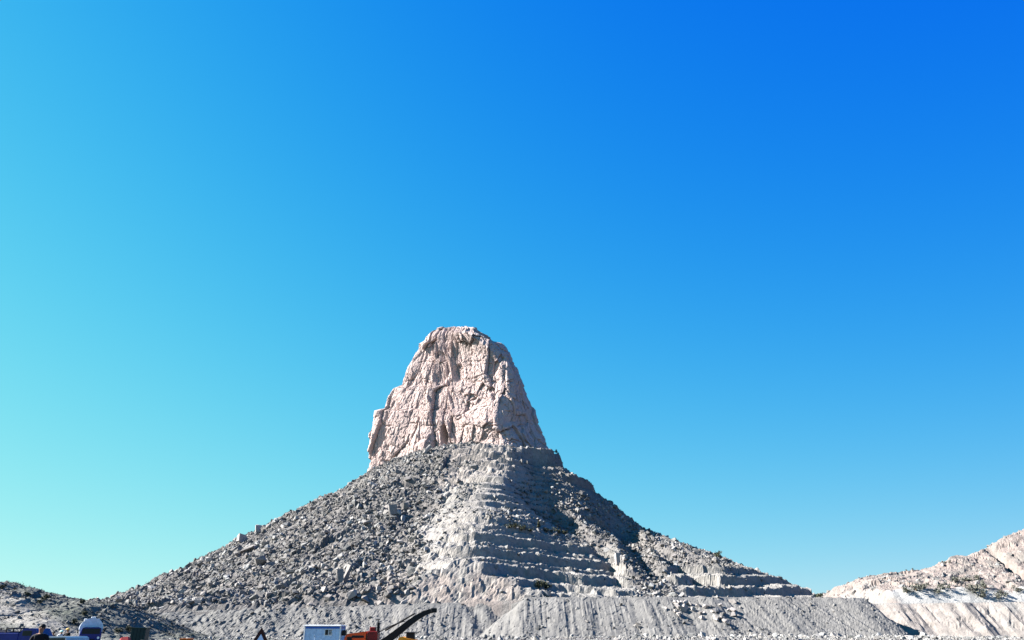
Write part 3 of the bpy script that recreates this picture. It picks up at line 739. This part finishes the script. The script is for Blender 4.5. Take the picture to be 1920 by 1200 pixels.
# ------------------------------------------------------------------ bushes and small trees
def bush(name, p, w, h, seed, lab, grp=None, n=420, cat='bush', m='leaf'):
    V, F = tuft(np.random.RandomState(seed), n, .85); V = V * (w / 2.1, w / 2.1, h / 1.35)
    root = bpy.data.objects.new(name, None); COL.objects.link(root); root.location = tuple(map(float, p))
    np_mesh('crown', V, F, M[m], parent=root)
    st = np.array([(math.cos(a) * w * .05 * k, math.sin(a) * w * .05 * k, z) for z, k in ((-.3, 1.2), (h * .5, .5)) for a in np.linspace(0, 6.283, 6, endpoint=False)])
    np_mesh('trunk', st, np.array([[i, (i + 1) % 6, 6 + (i + 1) % 6, 6 + i] for i in range(6)]), M['bark'], parent=root)
    return tag(root, lab, cat, grp)
def conifer(p, h, seed, lab):
    rng = np.random.RandomState(seed); n = 260; z = rng.uniform(.12, 1, n); r = (1 - z) * .26 * h * rng.uniform(.5, 1, n); a = rng.uniform(0, 6.283, n)
    c = np.stack([np.cos(a) * r, np.sin(a) * r, z * h], -1); t = rng.normal(size=(n, 3)); t /= np.linalg.norm(t, axis=1)[:, None]; b = np.cross(t, rng.normal(size=(n, 3))); s = .07 * h
    V = np.stack([c - t * s, c - b * s * .5, c + t * s, c + b * s * .5], 1).reshape(-1, 3)
    root = bpy.data.objects.new('conifer_tree', None); COL.objects.link(root); root.location = tuple(map(float, p))
    np_mesh('crown', V, np.arange(n * 4).reshape(-1, 4), M['leaf'], parent=root)
    st = np.array([(math.cos(a) * h * .03 * k, math.sin(a) * h * .03 * k, z) for z, k in ((-.3, 1.2), (h * .8, .3)) for a in np.linspace(0, 6.283, 6, endpoint=False)])
    np_mesh('trunk', st, np.array([[i, (i + 1) % 6, 6 + (i + 1) % 6, 6 + i] for i in range(6)]), M['bark'], parent=root)
    return tag(root, lab, 'tree')
bush('bush', surf(1010, 1103), 4.6, 4.8, 1, 'tall olive bush at the foot of the quarry benches')
bush('bush', surf(1024, 1103), 5.4, 3.4, 2, 'low dark bush touching the olive one below the benches')
conifer(surf(1010, 991), 5.5, 3, 'slim dark tree standing on the top quarry bench')
bush('small_tree', surf(1043, 850) + (0, 0, .8), 2.4, 3.2, 4, 'tiny tree on the right skyline just under the rock tower', cat='tree')
bush('bush', surf(1348, 1047), 6, 4.6, 5, 'round dark bush on the right skyline of the mountain')
bush('bush', surf(1537, 1124) , 5, 4.5, 6, 'dark bush where the right foot of the mountain meets the sky')
for i, (u, v, w, h) in enumerate([(955, 990, 5, 3), (966, 992, 6, 3.2), (978, 995, 6, 3), (992, 997, 5, 2.6), (1022, 997, 6, 3), (1034, 999, 5, 3.2), (1046, 1000, 6, 3), (1058, 1002, 5, 3)]):
    bush('bush', surf(u, v), w, h, 20 + i, 'low dark bush in the row along the top quarry bench', 'bushes along the top quarry bench', 200)
for i, (u, v, s, lab) in enumerate([(3, 1104, 1.5, 'dark bush on the left mound at the edge of the picture'), (27, 1106, .8, 'small bush poking above the left mound skyline'), (50, 1119, 1.5, 'dark green bush on the upper face of the left mound'),
        (75, 1131, 1.4, 'dark bush just below the round one on the left mound'), (85, 1124, 1.9, 'round grey green bush on the left mound skyline'), (155, 1131, 1.7, 'dark bush on the mound skyline above the tank truck'),
        (157, 1153, 1.6, 'dark bush on the mound just above the tank'), (140, 1170, 1.5, 'dark bush low on the mound left of the tank truck'), (222, 1186, 1.6, 'olive bush at the foot of the left mound'), (241, 1186, 1.8, 'low olive bush beside the teal container')]):
    bush('bush', seen(u, v, left_at, 142, 256), s, s * .8, 40 + i, lab)
for i, (u, v, w, h, lab) in enumerate([(1700, 1112, 7, 4, 'leftmost grey green bush above the white face'), (1718, 1108, 9, 5, 'wide grey green bush above the left part of the white face'), (1732, 1103, 7, 4.5, 'bush at the upper end of the left thicket on the right hill'),
        (1757, 1113, 7, 4, 'low bush in the notch of the white face'), (1768, 1105, 7, 5, 'dark pointed bush above the notch in the white face'), (1796, 1094, 8, 4, 'grey bush on the ledge left of the big thicket'), (1812, 1090, 8, 4, 'grey bush on the ledge touching the big thicket'),
        (1825, 1110, 8, 7, 'tall bush in the thicket that hangs into the white face'), (1834, 1088, 6, 5, 'upper bush of the thicket on the right hill'), (1842, 1121, 8, 6, 'lowest bush of the thicket inside the white face'), (1846, 1105, 6, 6, 'right bush of the thicket inside the white face'),
        (1872, 1123, 7, 4, 'dark green bush right of the thicket on the white face'), (1883, 1118, 7, 4, 'bush above the right part of the white face'), (1908, 1112, 7, 4, 'bush at the right edge of the picture'),
        (1700, 1073, 1.6, 1.6, 'small bush on the crest of the right hill, the left one of two'), (1712, 1072, 1.6, 1.6, 'small bush on the crest of the right hill, the right one of two'), (1770, 1058, 4, 2.4, 'dark bush on the skyline of the right hill'), (1781, 1056, 2.5, 2.4, 'second dark bush on the skyline of the right hill')]):
    bush('bush', seen(u, v, right_at, 385, 560), w * .9, h * .9, 60 + i, lab, n=170, m='leaf_grey')
# ------------------------------------------------------------------ built things: cabin, machines, vehicles, sign, people
def paint(n, c, rough=.45, metal=0., lo=.8, hi=1.12):
    if max(c) < .12: c = tuple(q * .4 for q in c)
    return mat(n, c, rough, metal, noise=[(3, 4, lo, hi, U), (18, 3, .93, 1.05, U)], spec=.2)
for k, c, r, me_ in (('white_paint', (.62, .62, .62), .5, 0), ('lightblue_panel', (.34, .46, .62), .5, 0), ('blue_trim', (.02, .09, .38), .45, 0), ('glass', (.02, .03, .035), .35, 0), ('dark_metal', (.025, .025, .03), .5, .3),
                 ('orange_paint', (.62, .075, .014), .45, 0), ('red_paint', (.13, .01, .01), .45, 0), ('yellow_paint', (.72, .26, .02), .45, 0), ('rubber', (.02, .02, .02), .8, 0), ('navy_paint', (.012, .02, .14), .35, 0),
                 ('tank_steel', (.30, .33, .38), .35, .2), ('grey_panel', (.42, .43, .45), .5, 0), ('black_cloth', (.015, .015, .022), .9, 0), ('navy_cloth', (.02, .025, .07), .9, 0), ('skin', (.19, .10, .065), .6, 0), ('hair', (.012, .01, .01), .7, 0),
                 ('sign_red', (.07, .006, .008), .5, 0), ('sign_white_shade', (.45, .55, .72), .5, 0), ('teal_paint', (.012, .05, .055), .5, 0), ('canvas_red', (.36, .05, .05), .85, 0), ('rust_orange', (.34, .09, .015), .7, 0), ('green_paint', (.015, .05, .04), .6, 0),
                 ('chrome', (.6, .6, .62), .2, 1), ('mint_plastic', (.35, .62, .58), .4, 0), ('straw', (.55, .36, .12), .9, 0), ('lamp_glass', (.75, .75, .7), .15, 0)):
    M[k] = paint(k, c, r, me_)
class MB:
    def __init__(s): s.bm = bmesh.new()
    def box(s, c, d, bev=.0, rx=0, ry=0, rz=0, taper=None):
        g = bmesh.ops.create_cube(s.bm, size=1)['verts']
        for v in g:
            if taper and v.co.z > 0: v.co.x *= taper[0]; v.co.y *= taper[1]
            v.co = Vector((v.co.x * d[0], v.co.y * d[1], v.co.z * d[2]))
        bmesh.ops.rotate(s.bm, verts=g, cent=(0, 0, 0), matrix=Matrix.Rotation(rz, 3, 'Z') @ Matrix.Rotation(ry, 3, 'Y') @ Matrix.Rotation(rx, 3, 'X'))
        bmesh.ops.translate(s.bm, verts=g, vec=c)
        if bev: bmesh.ops.bevel(s.bm, geom=list({e for v in g for e in v.link_edges}), offset=bev, segments=2, affect='EDGES', profile=.6)
        return s
    def cyl(s, a, b, r, r2=None, n=20):
        a, b = Vector(a), Vector(b); d = b - a
        q = d.to_track_quat('Z', 'Y').to_matrix().to_4x4(); q.translation = (a + b) / 2
        bmesh.ops.create_cone(s.bm, cap_ends=True, segments=n, radius1=r, radius2=r if r2 is None else r2, depth=d.length, matrix=q); return s
    def ball(s, c, r, sc=(1, 1, 1), n=12):
        g = bmesh.ops.create_uvsphere(s.bm, u_segments=n * 2, v_segments=n, radius=r)['verts']
        for v in g: v.co = Vector((v.co.x * sc[0] + c[0], v.co.y * sc[1] + c[1], v.co.z * sc[2] + c[2]))
        return s
    def prism(s, pts_, y0, y1):
        """outline in x,z swept along y"""
        A = [s.bm.verts.new((x, y0, z)) for x, z in pts_]; B = [s.bm.verts.new((x, y1, z)) for x, z in pts_]; n = len(A)
        s.bm.faces.new(A); s.bm.faces.new(B[::-1])
        for i in range(n): s.bm.faces.new((A[(i + 1) % n], A[i], B[i], B[(i + 1) % n]))
        return s
    def build(s, name, m, parent=None, smooth=False):
        bmesh.ops.recalc_face_normals(s.bm, faces=s.bm.faces)
        me = bpy.data.meshes.new(name); s.bm.to_mesh(me); s.bm.free(); me.materials.append(M[m])
        if smooth:
            for p in me.polygons: p.use_smooth = len(p.vertices) <= 4
        o = bpy.data.objects.new(name, me); COL.objects.link(o); o.parent = parent; return o
def root(name, p, rz, lab, cat, grp=None):
    o = bpy.data.objects.new(name, None); COL.objects.link(o); o.location = p; o.rotation_euler = (0, 0, rz); return tag(o, lab, cat, grp)
def at(u, Y): a, b, c = ray(u, 1186); return (a / b * Y, Y, 0)
def wheel(x, y, r, w, par, axis='y'):
    d = (0, w / 2, 0) if axis == 'y' else (w / 2, 0, 0); c = Vector((x, y, r)); d = Vector(d)
    t = MB().cyl(c - d, c + d, r, n=28).build('wheel', 'rubber', par)
    MB().cyl(c - d * 1.06, c + d * 1.06, r * .55, n=20).build('rim', 'grey_panel', t)

# site cabin, 5.5 m long, its front in shade
cb = root('site_cabin', (*at(609, 119)[:2], 0), R(-4), 'white roofed light blue site cabin with a sliding window left of the orange excavator', 'cabin')
MB().box((0, 0, 1.27), (5.3, 2.4, 2.26)).build('wall', 'lightblue_panel', cb)
b = MB()
for x in (-2.68, 2.68):
    for y in (-1.22, 1.22): b.box((x, y, 1.25), (.17, .17, 2.3))
b.build('corner_post', 'white_paint', cb)
seam = MB()
for x in (-1.75, -.9, -.05, 2.0): seam.box((x, -1.205, 1.2), (.03, .02, 2.1))
seam.build('panel_seam', 'lightblue_panel', cb)
MB().box((0, 0, 2.29), (5.42, 2.52, .32), .02).build('fascia', 'blue_trim', cb)
rf = MB().box((0, 0, 2.50), (5.75, 2.9, .12), .03).box((0, 0, 2.6), (5.3, 2.5, .1), .03).build('roof', 'white_paint', cb)
wi = MB().box((.92, -1.2, 1.62), (1.15, .08, .86), .01).build('window', 'white_paint', cb)
MB().box((.66, -1.235, 1.62), (.46, .03, .72)).box((1.18, -1.225, 1.62), (.46, .03, .72)).build('pane', 'glass', wi)
dr = MB().box((-1.35, -1.2, 1.1), (.78, .06, 1.9), .01).build('door', 'lightblue_panel', cb)
MB().box((-1.08, -1.25, 1.1), (.04, .06, .18)).build('handle', 'dark_metal', dr)
MB().box((3.05, -.3, 1.55), (.5, .9, .75), .03).cyl((3.31, -.3, 1.55), (3.33, -.3, 1.55), .27).build('air_conditioner', 'dark_metal', cb)
b = MB()
for x in (-2.2, 0, 2.2): b.box((x, 0, .08), (.4, 2.3, .16))
b.build('base_block', 'grey_panel', cb)

# compact orange excavator with a long dark boom held up to the right
ex = root('excavator', at(690, 50), 0, 'compact orange excavator with a long curved black boom raised to the right', 'excavator')
K = .0336 * 1.0                                             # metres per photo pixel at its distance
def ez(v): return 1.6 - (v - 1186) * .0339
hood = [(-1.28, .62), (-1.33, 1.05), (-1.22, ez(1192)), (-1.05, ez(1188)), (-.15, ez(1185)), (.02, ez(1184)), (.02, .62)]
MB().prism(hood, -.85, .45).build('engine_hood', 'orange_paint', ex)
MB().box((-.45, -.86, 1.36), (.75, .04, .13), .01).box((-.95, -.86, 1.25), (.3, .04, .2), .01).build('vent', 'dark_metal', ex)
MB().box((-.2, -.2, .5), (2.0, 1.5, .22), .04).build('turntable', 'dark_metal', ex)
MB().box((-.05, -.86, 1.0), (1.9, .03, .28)).build('side_panel', 'red_paint', ex)
MB().box((.42, -.3, 1.18), (.62, 1.0, 1.0), .05).box((.36, -.3, 1.78), (.34, .6, .26), .05).build('control_seat', 'red_paint', ex)
MB().cyl((.66, -.2, 1.0), (.66, -.2, 2.32), .035, .03).box((.66, -.2, 1.92), (.16, .1, .5), .02).box((.6, -.2, 2.34), (.3, .05, .04)).build('exhaust', 'dark_metal', ex)
for s in (-.75, .75):
    pr = []
    for a in np.linspace(R(90), R(270), 9): pr.append((-.95 + .28 * math.cos(a), .28 + .28 * math.sin(a)))
    for a in np.linspace(R(-90), R(90), 9): pr.append((.85 + .28 * math.cos(a), .28 + .28 * math.sin(a)))
    MB().prism(pr, s - .18, s + .18).build('track', 'rubber', ex)
# boom: thick box section, bent, tapering to a forked head
cl = [(715, 1207), (733, 1195), (750, 1182.5), (766, 1170), (780, 1160.5), (793, 1153.5), (803, 1150), (810, 1149)]
hw = [.21, .21, .20, .18, .165, .145, .125, .11]
P2 = [((u - 690) * .0339, ez(v)) for u, v in cl]; up, dn = [], []
for i, (x, z) in enumerate(P2):
    a = P2[max(i - 1, 0)]; c = P2[min(i + 1, len(P2) - 1)]; L_ = math.hypot(c[0] - a[0], c[1] - a[1]); n_ = (-(c[1] - a[1]) / L_, (c[0] - a[0]) / L_)
    up.append((x + n_[0] * hw[i], z + n_[1] * hw[i])); dn.append((x - n_[0] * hw[i], z - n_[1] * hw[i]))
bm_ = MB().prism(up + dn[::-1], -.42, -.12).build('boom', 'dark_metal', ex)
hd = P2[-1]
MB().box((hd[0] + .02, -.27, hd[1] + .02), (.34, .5, .26), .03).cyl((hd[0] + .1, -.56, hd[1]), (hd[0] + .1, .02, hd[1]), .07).build('boom_head', 'dark_metal', bm_)
cy = MB()
cy.cyl((P2[1][0] - .35, -.27, P2[1][1] + .42), (P2[4][0] - .15, -.27, P2[4][1] + .24), .055)
cy.build('hydraulic_cylinder', 'dark_metal', ex)
MB().cyl((.7, -.55, 1.6), (1.55, -.5, 2.0), .03).cyl((1.55, -.5, 2.0), (2.3, -.45, 2.25), .03).build('hose', 'dark_metal', ex)

# little site dumper, only its orange front and black engine box show
du = root('site_dumper', at(767, 48), 0, 'small yellow orange site dumper with a black box on top, below the boom', 'dumper')
def dz(v): return 1.6 - (v - 1186) * .0325
MB().prism([(-.62, .55), (-.62, 1.1), (-.5, dz(1194)), (-.3, dz(1193)), (0, dz(1196)), (.5, dz(1198)), (.55, .55)], -.6, .5).build('hood', 'yellow_paint', du)
b = MB().box((.12, -.1, 1.42), (.52, .6, .42), .03, taper=(.85, .9)).box((.1, -.1, dz(1186.5)), (.66, .74, .06), .02)
b.build('engine_box', 'dark_metal', du)
MB().box((0, 0, .5), (1.5, .8, .25), .03).build('chassis', 'dark_metal', du)
for x in (-.5, .5):
    for y in (-.62, .52): wheel(x, y, .34, .22, du)

# tank truck facing us
tt = root('tank_truck', at(170.5, 99), R(29.5), 'blue truck with a rounded white tank and a dark windscreen parked below the left mound', 'tank truck')
b = MB(); n = 40; ring = [(1.27 * math.cos(a), 2.05 + 1.2 * math.sin(a)) for a in np.linspace(0, 2 * math.pi, n, endpoint=False)]
b.prism(ring, 1.7, 7.6); b.build('tank', 'tank_steel', tt)
MB().prism([(1.32 * math.cos(a), 2.05 + 1.25 * math.sin(a)) for a in np.linspace(0, 2 * math.pi, n, endpoint=False)], 1.6, 1.75).build('tank_rim', 'white_paint', tt)
for c_, d_ in (((-.82, 2.2, 3.02), (.32, .3, .4)), ((.05, 2.4, 3.3), (.5, .5, .3)), ((.62, 2.6, 3.12), (.4, .4, .2))): MB().box(c_, d_, .04).build('hatch', 'white_paint', tt)
MB().prism([(-1.2, .55), (-1.2, 1.45), (-1.02, 2.1), (-.8, 2.2), (.8, 2.2), (1.02, 2.1), (1.2, 1.45), (1.2, .55)], 0, 1.5).build('cab', 'navy_paint', tt)
MB().box((0, -.015, 1.75), (1.95, .04, .62), .01).build('windscreen', 'glass', tt)
MB().box((0, -.12, .6), (2.4, .25, .35), .04).build('bumper', 'navy_paint', tt)
for x in (-.9, .9): MB().cyl((x, -.03, 1.0), (x, .05, 1.0), .14).build('headlight', 'lamp_glass', tt)
for x in (-1, 1):
    q = MB().box((x * 1.42, .05, 1.72), (.16, .1, .42), .03).box((x * 1.3, .1, 1.85), (.25, .04, .04)).build('mirror', 'dark_metal', tt)
MB().box((0, 3.6, .75), (1.0, 7.8, .25)).build('chassis', 'dark_metal', tt)
for y in (.7, 5.2, 6.5):
    for x in (-1.05, 1.05): wheel(x, y, .48, .3, tt, 'x')

# navy pickup, side on
pk_ = root('pickup_truck', at(40, 55), 0, 'dark navy pickup truck with a load frame standing behind the man at the left edge', 'pickup truck')
def pz(v): return 1.6 - (v - 1186) * .0372
def px_(u): return (u - 40) * .0372
MB().box((px_(-6), 0, 1.15), (px_(50) - px_(-62), 1.8, .85), .04).build('cargo_bed', 'navy_paint', pk_)
MB().box((px_(8), .2, pz(1186.5)), (1.4, 1.2, .22), .08).box((px_(-10), -.1, pz(1186)), (1.0, 1.1, .3), .1).build('load', 'navy_cloth', pk_)
b = MB()
for u in (25, 38): b.cyl((px_(u), -.8, 1.4), (px_(u), -.8, pz(1179)), .045).cyl((px_(u), .8, 1.4), (px_(u), .8, pz(1179)), .045)
b.cyl((px_(25), -.8, pz(1179)), (px_(38), -.8, pz(1179)), .045).cyl((px_(25), .8, pz(1179)), (px_(38), .8, pz(1179)), .045).cyl((px_(38), -.8, pz(1179)), (px_(38), .8, pz(1179)), .045)
b.build('headboard_frame', 'dark_metal', pk_)
MB().prism([(px_(50), .7), (px_(50), 1.45), (px_(55), pz(1180.5)), (px_(60), pz(1178.8)), (px_(78), pz(1179.2)), (px_(88), 1.32), (px_(88), .7)], -.85, .85).build('cab', 'navy_paint', pk_)
MB().box((px_(65), -.86, 1.55), (.62, .03, .32), .01).build('side_window', 'glass', pk_)
MB().prism([(px_(88), .6), (px_(88), 1.34), (px_(101), 1.27), (px_(104), 1.1), (px_(104), .6)], -.84, .84).build('hood', 'navy_paint', pk_)
for u in (-25, 92):
    for y in (-.82, .82): wheel(px_(u), y, .38, .24, pk_)
# pale car seen end on
ca = root('parked_car', at(124, 44), 0, 'pale grey car parked between the navy pickup and the tank truck', 'car')
MB().prism([(-.88, .35), (-.9, .75), (-.82, .95), (.82, .95), (.9, .75), (.88, .35)], -2.1, 2.1).build('body', 'grey_panel', ca)
MB().prism([(-.8, .94), (-.68, 1.33), (-.55, 1.41), (.55, 1.41), (.68, 1.33), (.8, .94)], -1.1, 1.2).build('roof', 'tank_steel', ca)
MB().box((0, -1.12, 1.16), (1.25, .04, .34), .01).build('rear_window', 'glass', ca)
for x in (-.72, .72): MB().box((x, -2.11, .8), (.22, .04, .14)).build('tail_light', 'red_paint', ca)
for x in (-.8, .8):
    for y in (-1.3, 1.3): wheel(x, y, .31, .2, ca, 'x')

# people: one continuous skinned body each
def person(p, h, rz, top, legs, lab, cap=None, arm=0):
    r = root('person', p, rz, lab, 'person'); k = h / 1.75
    J = {'pel': (0, 0, .95), 'wst': (0, 0, 1.08), 'chs': (0, .01, 1.30), 'shb': (0, 0, 1.43), 'nk': (0, 0, 1.50), 'nk2': (0, -.01, 1.56), 'hd': (0, -.02, 1.64), 'hd2': (0, -.01, 1.70)}
    Rr = {'pel': (.16, .12), 'wst': (.15, .11), 'chs': (.18, .125), 'shb': (.15, .10), 'nk': (.06, .06), 'nk2': (.058, .06), 'hd': (.078, .098), 'hd2': (.066, .082)}
    E = [('pel', 'wst'), ('wst', 'chs'), ('chs', 'shb'), ('shb', 'nk'), ('nk', 'nk2'), ('nk2', 'hd'), ('hd', 'hd2')]
    for s, t in ((-1, 'l'), (1, 'r')):
        up_ = arm if s < 0 else 0
        J['sh' + t] = (s * .19, 0, 1.42); J['el' + t] = (s * (.25 + .1 * up_), -.02 - .12 * up_, 1.14 + .1 * up_); J['wr' + t] = (s * (.26 - .1 * up_), -.08 - .2 * up_, .90 + .35 * up_); J['ha' + t] = (s * (.26 - .12 * up_), -.10 - .22 * up_, .82 + .42 * up_)
        Rr.update({'sh' + t: (.062, .062), 'el' + t: (.043, .043), 'wr' + t: (.028, .03), 'ha' + t: (.03, .042)})
        E += [('shb', 'sh' + t), ('sh' + t, 'el' + t), ('el' + t, 'wr' + t), ('wr' + t, 'ha' + t)]
        for q in range(4):
            J[f'f{q}{t}'] = (J['ha' + t][0] + (q - 1.5) * .006 * s, J['ha' + t][1] - .03 + q * .02, J['ha' + t][2] - .085 + abs(q - 1.3) * .008); Rr[f'f{q}{t}'] = (.009, .009); E.append(('ha' + t, f'f{q}{t}'))
        J['th' + t] = (J['ha' + t][0] - s * .02, J['ha' + t][1] - .05, J['ha' + t][2] - .03); Rr['th' + t] = (.011, .011); E.append(('ha' + t, 'th' + t))
        J['hp' + t] = (s * .09, 0, .90); J['kn' + t] = (s * .11, -.02, .50); J['an' + t] = (s * .12, .02, .09); J['to' + t] = (s * .13, -.15, .04)
        Rr.update({'hp' + t: (.095, .10), 'kn' + t: (.06, .065), 'an' + t: (.042, .05), 'to' + t: (.045, .035)})
        E += [('pel', 'hp' + t), ('hp' + t, 'kn' + t), ('kn' + t, 'an' + t), ('an' + t, 'to' + t)]
    names = list(J); me = bpy.data.meshes.new('body')
    me.from_pydata([tuple(c * k for c in J[n_]) for n_ in names], [(names.index(a), names.index(c)) for a, c in E], []); me.update()
    o = bpy.data.objects.new('body', me); COL.objects.link(o)
    sk = o.modifiers.new('s', 'SKIN'); su = o.modifiers.new('u', 'SUBSURF'); su.levels = su.render_levels = 2
    for i, n_ in enumerate(names): me.skin_vertices[0].data[i].radius = tuple(q * k for q in Rr[n_])
    me.skin_vertices[0].data[0].use_root = True
    dg = bpy.context.evaluated_depsgraph_get(); dg.update()
    m2 = bpy.data.meshes.new_from_object(o.evaluated_get(dg)); bpy.data.objects.remove(o)
    for m_ in (top, legs, 'skin', 'rubber'): m2.materials.append(M[m_])
    for pl in m2.polygons:
        z = pl.center.z / k; x = abs(pl.center.x) / k
        pl.material_index = 2 if z > 1.49 or (x > .2 and z < .93) else 0 if z > .93 or x > .22 else 3 if z < .1 else 1; pl.use_smooth = True
    body = bpy.data.objects.new('body', m2); COL.objects.link(body); body.parent = r
    MB().ball((0, -.115 * k, 1.645 * k), .018 * k, (.8, 1.1, 1.3), 6).build('nose', 'skin', r)
    MB().box((0, -.108 * k, 1.60 * k), (.045 * k, .01, .008)).build('mouth', 'red_paint', r)
    for s in (-1, 1):
        MB().ball((s * .08 * k, -.01 * k, 1.645 * k), .022 * k, (.5, 1, 1.5), 6).build('ear', 'skin', r)
        MB().ball((s * .032 * k, -.098 * k, 1.66 * k), .011 * k, n=6).build('eye', 'hair', r)
    if cap: MB().ball((0, -.01 * k, 1.70 * k), .115 * k, (1, 1.15, .75)).cyl((0, -.03 * k, 1.685 * k), (0, -.03 * k, 1.70 * k), .15 * k, .13 * k).build('helmet', cap, r, True)
    else: MB().ball((0, .012 * k, 1.685 * k), .098 * k, (.93, 1.1, .88)).build('hair', 'hair', r, True)
    return r
person(at(77, 25), 1.83, R(20), 'black_cloth', 'black_cloth', 'man with short dark hair in dark clothes standing in front of the navy pickup')
person((*at(127, 60)[:2], 0), 1.88, R(-15), 'black_cloth', 'navy_cloth', 'person in black with a straw yellow helmet standing behind the pale car', 'straw', .5)
person((*at(115.5, 62)[:2], 0), 1.74, R(30), 'grey_panel', 'navy_cloth', 'person in a light top with a mint green helmet standing behind the pale car', 'mint_plastic')
person((*at(101, 64)[:2], 0), 1.66, R(10), 'black_cloth', 'navy_cloth', 'bareheaded person in black standing behind the front of the navy pickup')

# triangular road sign
sg = root('road_sign', at(490, 25), R(8), 'dark red bordered triangular road sign standing left of the site cabin', 'road sign')
def tri(s, y0, y1, z0): return [(-s / 2, z0), (s / 2, z0), (0, z0 + .866 * s)]
zt_ = 1.6 + 9 * .0168; s0 = .9
MB().prism(tri(s0, 0, 0, zt_ - .866 * s0), -.01, .01).build('border', 'sign_red', sg)
s1 = .56; MB().prism(tri(s1, 0, 0, zt_ - .866 * s0 + .098), -.016, -.011).build('panel', 'sign_white_shade', sg)  # white panel, the blue of its shade put into the colour
MB().cyl((0, .03, 0), (0, .03, 1.5), .025).build('post', 'grey_panel', sg)
MB().box((0, .03, .03), (.5, .4, .06), .01).build('foot', 'dark_metal', sg)

# odds and ends at the edge of the yard
sk_ = root('skip', at(263, 100), R(6), 'dark teal steel container at the foot of the left mound', 'container')
MB().box((0, 0, 1.1), (1.75, 1.5, 1.95), .03).build('body', 'teal_paint', sk_)
b = MB()
for x in (-.6, -.2, .2, .6): b.box((x, -.78, 1.1), (.07, .07, 1.8))
b.build('rib', 'teal_paint', sk_)
MB().box((0, 0, 2.1), (1.85, 1.6, .1), .02).build('lid', 'green_paint', sk_)
tp = root('tarpaulin_heap', at(238, 90), 0, 'faded red tarpaulin over a heap beside the teal container', 'tarpaulin')
V, F = hull(np.random.RandomState(31), 30, .8); V = V * (.75, .6, 1.28); V[:, 2] = np.clip(V[:, 2], 0, None)
np_mesh('sheet', V, F, M['canvas_red'], parent=tp)
b = MB().cyl((-.7, -.4, .05), (.7, -.45, .06), .03).build('rope', 'dark_metal', tp)
cr_ = root('crate', at(352, 50), R(5), 'rusty orange metal crate between the teal container and the road sign', 'crate')
MB().box((0, 0, .62), (.64, .6, 1.2), .02).build('box', 'rust_orange', cr_)
MB().box((0, 0, 1.24), (.68, .64, .06), .01).build('lid', 'rust_orange', cr_)
for i, (u, Y, lab) in enumerate(((376, 66, 'dark green oil drum right of the rusty crate, the left one of a pair'), (390, 66, 'dark green oil drum, the right one of a pair, nearer the road sign'))):
    d_ = root('oil_drum', at(u, Y), 0, lab, 'oil drum')
    MB().cyl((0, 0, .02), (0, 0, 1.05), .3, n=28).build('body', 'green_paint', d_)
    for z_ in (.35, .7, 1.03): MB().cyl((0, 0, z_), (0, 0, z_ + .035), .31, n=28).build('hoop', 'dark_metal', d_)
tb = root('tar_bucket', at(277, 70), 0, 'black plastic tub on the ground right of the teal container', 'tub')
MB().cyl((0, 0, 0), (0, 0, 1.0), .36, .42, 28).build('tub', 'rubber', tb)
MB().cyl((0, 0, .96), (0, 0, 1.02), .45, n=28).build('rim', 'dark_metal', tb)
